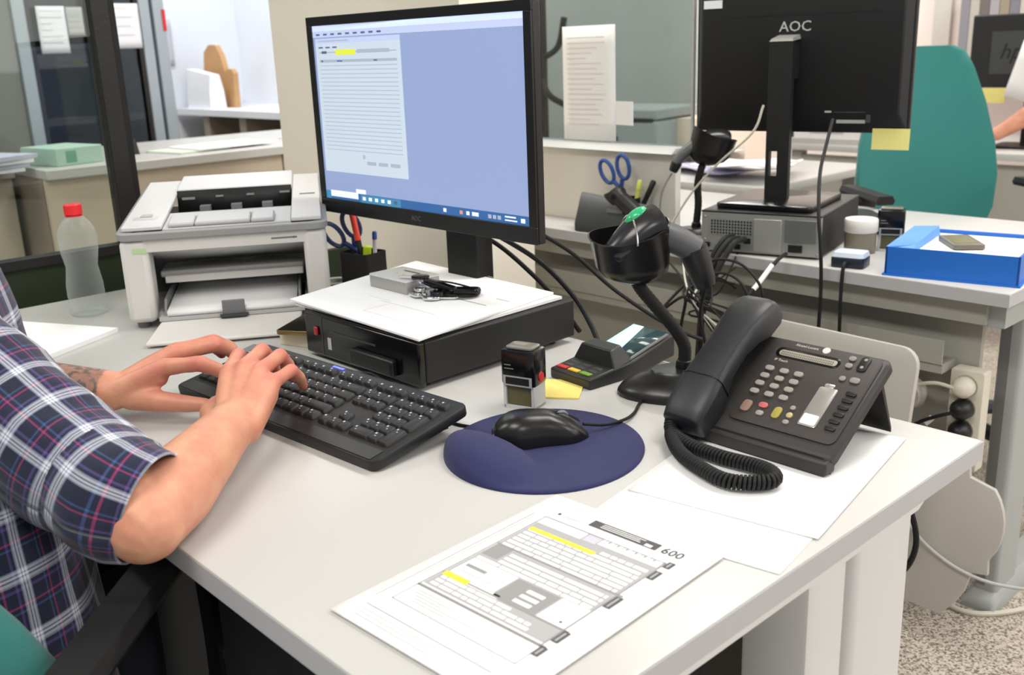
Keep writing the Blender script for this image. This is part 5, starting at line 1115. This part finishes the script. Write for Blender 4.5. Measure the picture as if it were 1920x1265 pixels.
# ---- plaid shirt
PL = bpy.data.materials.new('plaid_cotton'); PL.use_nodes = True
def plaid(m):
    N = m.node_tree.nodes; L = m.node_tree.links; b = N['Principled BSDF']; b.inputs['Roughness'].default_value = .9; b.inputs['Sheen Weight'].default_value = .2
    uv = N.new('ShaderNodeUVMap'); uv.uv_map = 'cloth'; sp_ = N.new('ShaderNodeSeparateXYZ'); L.new(uv.outputs[0], sp_.inputs[0])
    def stripes(sock, off):
        a_ = N.new('ShaderNodeMath'); a_.operation = 'ADD'; a_.inputs[1].default_value = off; L.new(sock, a_.inputs[0])
        f = N.new('ShaderNodeMath'); f.operation = 'FRACT'; L.new(a_.outputs[0], f.inputs[0])
        r = N.new('ShaderNodeValToRGB'); r.color_ramp.interpolation = 'CONSTANT'; e = r.color_ramp.elements
        seq = [(0, '#141a33'), (.20, '#3d5a8c'), (.235, '#141a33'), (.30, '#a8386e'), (.335, '#1b2040'), (.42, '#141a33'), (.55, '#5c4a86'), (.60, '#1b2040'), (.66, '#9aa3b8'), (.69, '#d6d9e2'), (.735, '#58678c'), (.76, '#e8e9ee'), (.80, '#58678c'), (.82, '#d6d9e2'), (.865, '#8f9ab2'), (.89, '#141a33')]
        e[0].position = 0; e[0].color = lin(seq[0][1]); e[1].position = seq[1][0]; e[1].color = lin(seq[1][1])
        for p_, c_ in seq[2:]: x = e.new(p_); x.color = lin(c_)
        L.new(f.outputs[0], r.inputs[0]); return r.outputs[0]
    m1 = N.new('ShaderNodeMixRGB'); m1.inputs[0].default_value = .5; L.new(stripes(sp_.outputs[0], 0), m1.inputs[1]); L.new(stripes(sp_.outputs[1], .37), m1.inputs[2])
    L.new(m1.outputs[0], b.inputs['Base Color'])
    tc = N.new('ShaderNodeTexCoord'); n = N.new('ShaderNodeTexNoise'); n.inputs['Scale'].default_value = 700; L.new(tc.outputs['Object'], n.inputs['Vector'])
    bp_ = N.new('ShaderNodeBump'); bp_.inputs['Strength'].default_value = .3; bp_.inputs['Distance'].default_value = .001; L.new(n.outputs['Fac'], bp_.inputs['Height']); L.new(bp_.outputs['Normal'], b.inputs['Normal'])
plaid(PL)
def fold(p, amp, sc=9.): 
    q_ = p*sc; return amp*(1-abs(mnoise.noise(q_))*2.2)+amp*.5*mnoise.noise(q_*2.3)
def cloth(name, secs, uvs, parent, thick=.0025):
    n = len(secs[0]); V = [v for s_ in secs for v in s_]; F = []; UV = []
    for i in range(len(secs)-1):
        for j in range(n-1):
            F.append((i*n+j, i*n+j+1, (i+1)*n+j+1, (i+1)*n+j)); UV += [uvs[i][j], uvs[i][j+1], uvs[i+1][j+1], uvs[i+1][j]]
    me = bpy.data.meshes.new(name); me.from_pydata([tuple(v) for v in V], [], F); me.materials.append(PL)
    ul = me.uv_layers.new(name='cloth')
    for k, u in enumerate(UV): ul.data[k].uv = u
    me.shade_smooth(); o_ = bpy.data.objects.new(name, me); COL.objects.link(o_); o_.parent = parent
    md = o_.modifiers.new('s', 'SOLIDIFY'); md.thickness = thick; md.offset = 1
    return o_
PITCH = .057
def sleeve(name, P, rr, parent, amp=.006, n=56, m_=46, squash=1., rollstart=None):
    P = [Vector(p_) for p_ in P]; Q = catmull(P, 12); secs = []; uvs = []; ln = 0.
    u = None; nQ = len(Q)
    for i, c in enumerate(Q):
        t_ = (Q[min(i+1, nQ-1)]-Q[max(i-1, 0)]).normalized()
        if u is None: u = t_.cross(Vector((0, 0, 1)))
        u = (u-t_*u.dot(t_)).normalized(); v = t_.cross(u); f = i/(nQ-1)*(len(rr)-1); k = min(int(f), len(rr)-2); r_ = rr[k]+(rr[k+1]-rr[k])*(f-k)
        if i: ln += (c-Q[i-1]).length
        s_ = []; w_ = []
        for j in range(n+1):
            a_ = 2*math.pi*j/n; d_ = u*math.cos(a_)+v*math.sin(a_)*squash; p_ = c+d_*r_
            s_.append(p_+d_*fold(p_+Vector((0, 0, 3)), amp)); w_.append((a_*.07/PITCH*1.0, ln/PITCH))
        secs.append(s_); uvs.append(w_)
    return cloth(name, secs, uvs, parent)
sh_ = bpy.data.objects.new('plaid_shirt', None); COL.objects.link(sh_); sh_.parent = pe; sh_['label'] = 'navy, white and magenta plaid shirt with rolled sleeves'
# torso tube
secs = []; uvs = []; n = 90
for i in range(56):
    f = i/55; z = .50+.415*f/.75 if f < .75 else .915+.145*math.sin((f-.75)/.25*math.pi/2)
    rx = .200-.012*math.sin(f*3.1)+.0*f; ry = .150-.015*f
    if f > .75: g_ = math.cos((f-.75)/.25*math.pi/2); rx = .058+(rx-.058)*g_**.7; ry = .058+(ry-.058)*g_**.7
    yc = TC.y+.005+.015*math.sin(f*2.5)-.01*(1-f)+(.012*(f-.75)/.25 if f > .75 else 0)
    s_ = []; w_ = []
    for j in range(n+1):
        a_ = 2*math.pi*j/n; c_, d_ = math.cos(a_), math.sin(a_)
        p_ = Vector((TC.x+lean(z)+rx*math.copysign(abs(c_)**.85, c_), yc+ry*math.copysign(abs(d_)**.85, d_), z)); nn = Vector((c_, d_, 0))
        s_.append(p_+nn*fold(p_, .008, 7)); w_.append((a_*.18/PITCH, z/PITCH))
    secs.append(s_); uvs.append(w_)
cloth('shirt_torso', secs, uvs, sh_)
rd = (RE-RS)
sleeve('sleeve', [RS+Vector((-.07, .01, .02)), RS+rd*.12+Vector((0, .0, -.008)), RS+rd*.4+Vector((-.008, .004, -.016)), RS+rd*.7+Vector((-.008, .006, -.012)), RS+rd*.88+Vector((-.006, .008, -.004))], [.056, .060, .060, .057, .052], sh_, .007)
sleeve('rolled_cuff', [RS+rd*.74+Vector((-.008, .006, -.008)), RS+rd*.86+Vector((-.005, .006, -.004)), RE+(RW-RE)*.09+Vector((-.004, -.002, .004))], [.055, .0585, .0515], sh_, .005)
ld = LE-LS
sleeve('sleeve', [LS+Vector((.07, .01, .035)), LS+ld*.12, LS+ld*.5+Vector((0, .01, 0)), LS+ld*.95+Vector((0, .01, 0))], [.082, .084, .078, .068], sh_, .008)
sleeve('rolled_cuff', [LS+ld*.78+Vector((0, .01, 0)), LS+ld*.9+Vector((0, .012, 0)), LE+(LW-LE)*.12], [.072, .074, .064], sh_, .005)
MB().loft([[(TC.x+.07*k1*math.cos(2*math.pi*k/24), TC.y+.012+.066*k1*math.sin(2*math.pi*k/24)+dy, z) for k in range(24)] for k1, z, dy in ((1.25, 1.03, 0), (1.05, 1.065, .005), (1.0, 1.09, .012), (1.12, 1.065, .012), (1.3, 1.04, .01))], False).build('collar', M('navy_cotton', '#1b2344', .9), sh_)
tr_ = MB()
for sx in (-1, 1):
    chain(tr_, [(TC.x+.17+sx*.09, TC.y-.03, .53), (TC.x+.05+sx*.12, TC.y+.38, .535), (TC.x+.04+sx*.13, TC.y+.40, .12)], [.098, .072, .055])
chain(tr_, [(TC.x+.10, TC.y-.03, .54), (TC.x+.24, TC.y-.03, .54)], [.12, .12])
finish(tr_, 'trousers', M('dark_denim', '#161a24', .9), pe, .012, 4)
hr = MB(); hr.ball((TC.x-.01, TC.y+.045, 1.260), (.083, .10, .098), 18); hr.ball((TC.x-.01, TC.y+.01, 1.215), (.078, .075, .09), 16)
finish(hr, 'hair', M('dark_brown_hair', '#2a1d15', .7, bump=.5, bscale=150), pe, .008, 3)
for sx in (-1, 1):
    e_ = MB().ball((TC.x-.01+sx*.032, TC.y+.143, 1.237), (.012, .010, .009), 12).build('eye', M('eye_white', '#e8e4de', .3), pe); MB().ball((TC.x-.01+sx*.032, TC.y+.151, 1.237), (.0055, .004, .0055), 10).build('iris', M('iris_brown', '#2c1c12', .3), e_)
MB().tube(catmull([(TC.x-.035, TC.y+.139, 1.167), (TC.x-.012, TC.y+.149, 1.164), (TC.x+.011, TC.y+.139, 1.167)], 4), .0045, 8).build('mouth', M('lip', '#b5665c', .5), pe)
chair('teal office chair with black armrests under the person in plaid', (-.735, -.965, 0), R(225), prof=((.54, .20, .205), (.58, .225, .205), (.66, .235, .212), (.72, .21, .222), (.78, .18, .235), (.9, .165, .25), (1.0, .15, .265), (1.045, .125, .27), (1.063, .09, .272)), aback=.25)
# ---- far person at the right edge
fb = MB(); o_ = Vector((-1.0, 3.62, 0))
for z, rx, ry in ((.55, .17, .12), (.75, .16, .11), (.95, .18, .115), (1.1, .17, .10)): fb.ball((o_.x, o_.y+.1, z), (rx, ry, .14), 14)
chain(fb, [(o_.x, o_.y+.1, 1.15), (o_.x, o_.y+.08, 1.28)], [.06, .055]); fb.ball((o_.x, o_.y+.06, 1.42), (.075, .095, .115), 14); fb.ball((o_.x, o_.y+.03, 1.36), (.05, .06, .05), 12)
capsule(fb, (o_.x, o_.y-.04, 1.42), (o_.x, o_.y-.05, 1.40), .012, .014)
wr = Vector((-1.20, 3.03, .80)); el = Vector((-1.0, 3.16, .955)); chain(fb, [(o_.x-.19, o_.y+.08, 1.14), (-1.06, 3.42, .98), el, el.lerp(wr, .4), wr], [.055, .048, .042, .043, .027])
for k in range(4): chain(fb, [wr, wr+Vector((-.05-.006*k, -.012+.016*k, -.006)), wr+Vector((-.075-.004*k, -.014+.019*k, -.012)), wr+Vector((-.09, -.016+.02*k, -.036))], [.02, .011, .009, .007], 10)
chain(fb, [wr, wr+Vector((-.03, -.035, -.01)), wr+Vector((-.06, -.045, -.03))], [.018, .011, .008])
chain(fb, [(o_.x+.19, o_.y+.08, 1.14), (-.74, 3.42, .82), (-.86, 3.2, .80)], [.055, .045, .03])
for sx in (-1, 1): chain(fb, [(o_.x+sx*.09, o_.y+.1, .52), (o_.x+sx*.12, o_.y-.3, .52), (o_.x+sx*.12, o_.y-.32, .08)], [.085, .06, .04])
fp_ = finish(fb, 'person', SKIN, None, .007, 4, lambda c: (.1, 0, 0, 1)); tag(fp_, 'person in a pink top sitting behind the far monitor', 'person')
pk = MB()
for z, rx, ry in ((.58, .18, .13), (.75, .17, .12), (.95, .19, .125), (1.1, .18, .11)): pk.ball((o_.x, o_.y+.1, z), (rx, ry, .15), 14)
for sx in (-1, 1): capsule(pk, (o_.x+sx*.17, o_.y+.08, 1.15), (o_.x+sx*.21, o_.y+.0, 1.05), .075, .07)
capsule(pk, (o_.x-.2, o_.y+.05, 1.22), (o_.x-.05, o_.y+.08, 1.24), .06, .06)
finish(pk, 'pink_top', M('pink_cotton', '#e58a9c', .9), fp_, .014, 4)
hr = MB(); hr.ball((o_.x, o_.y+.075, 1.455), (.085, .10, .10), 14); hr.ball((o_.x, o_.y+.12, 1.38), (.08, .07, .12), 12); finish(hr, 'hair', M('brown_hair', '#4a3020', .7), fp_, .012, 3)
for sx in (-1, 1): MB().ball((o_.x+sx*.03, o_.y-.03, 1.435), (.011, .009, .008), 10).build('eye', M('iris_brown', '#2c1c12', .3), fp_)
MB().tube([(o_.x-.02, o_.y-.025, 1.36), (o_.x, o_.y-.032, 1.358), (o_.x+.02, o_.y-.025, 1.36)], .004, 8).build('mouth', M('lip', '#b5665c', .5), fp_)
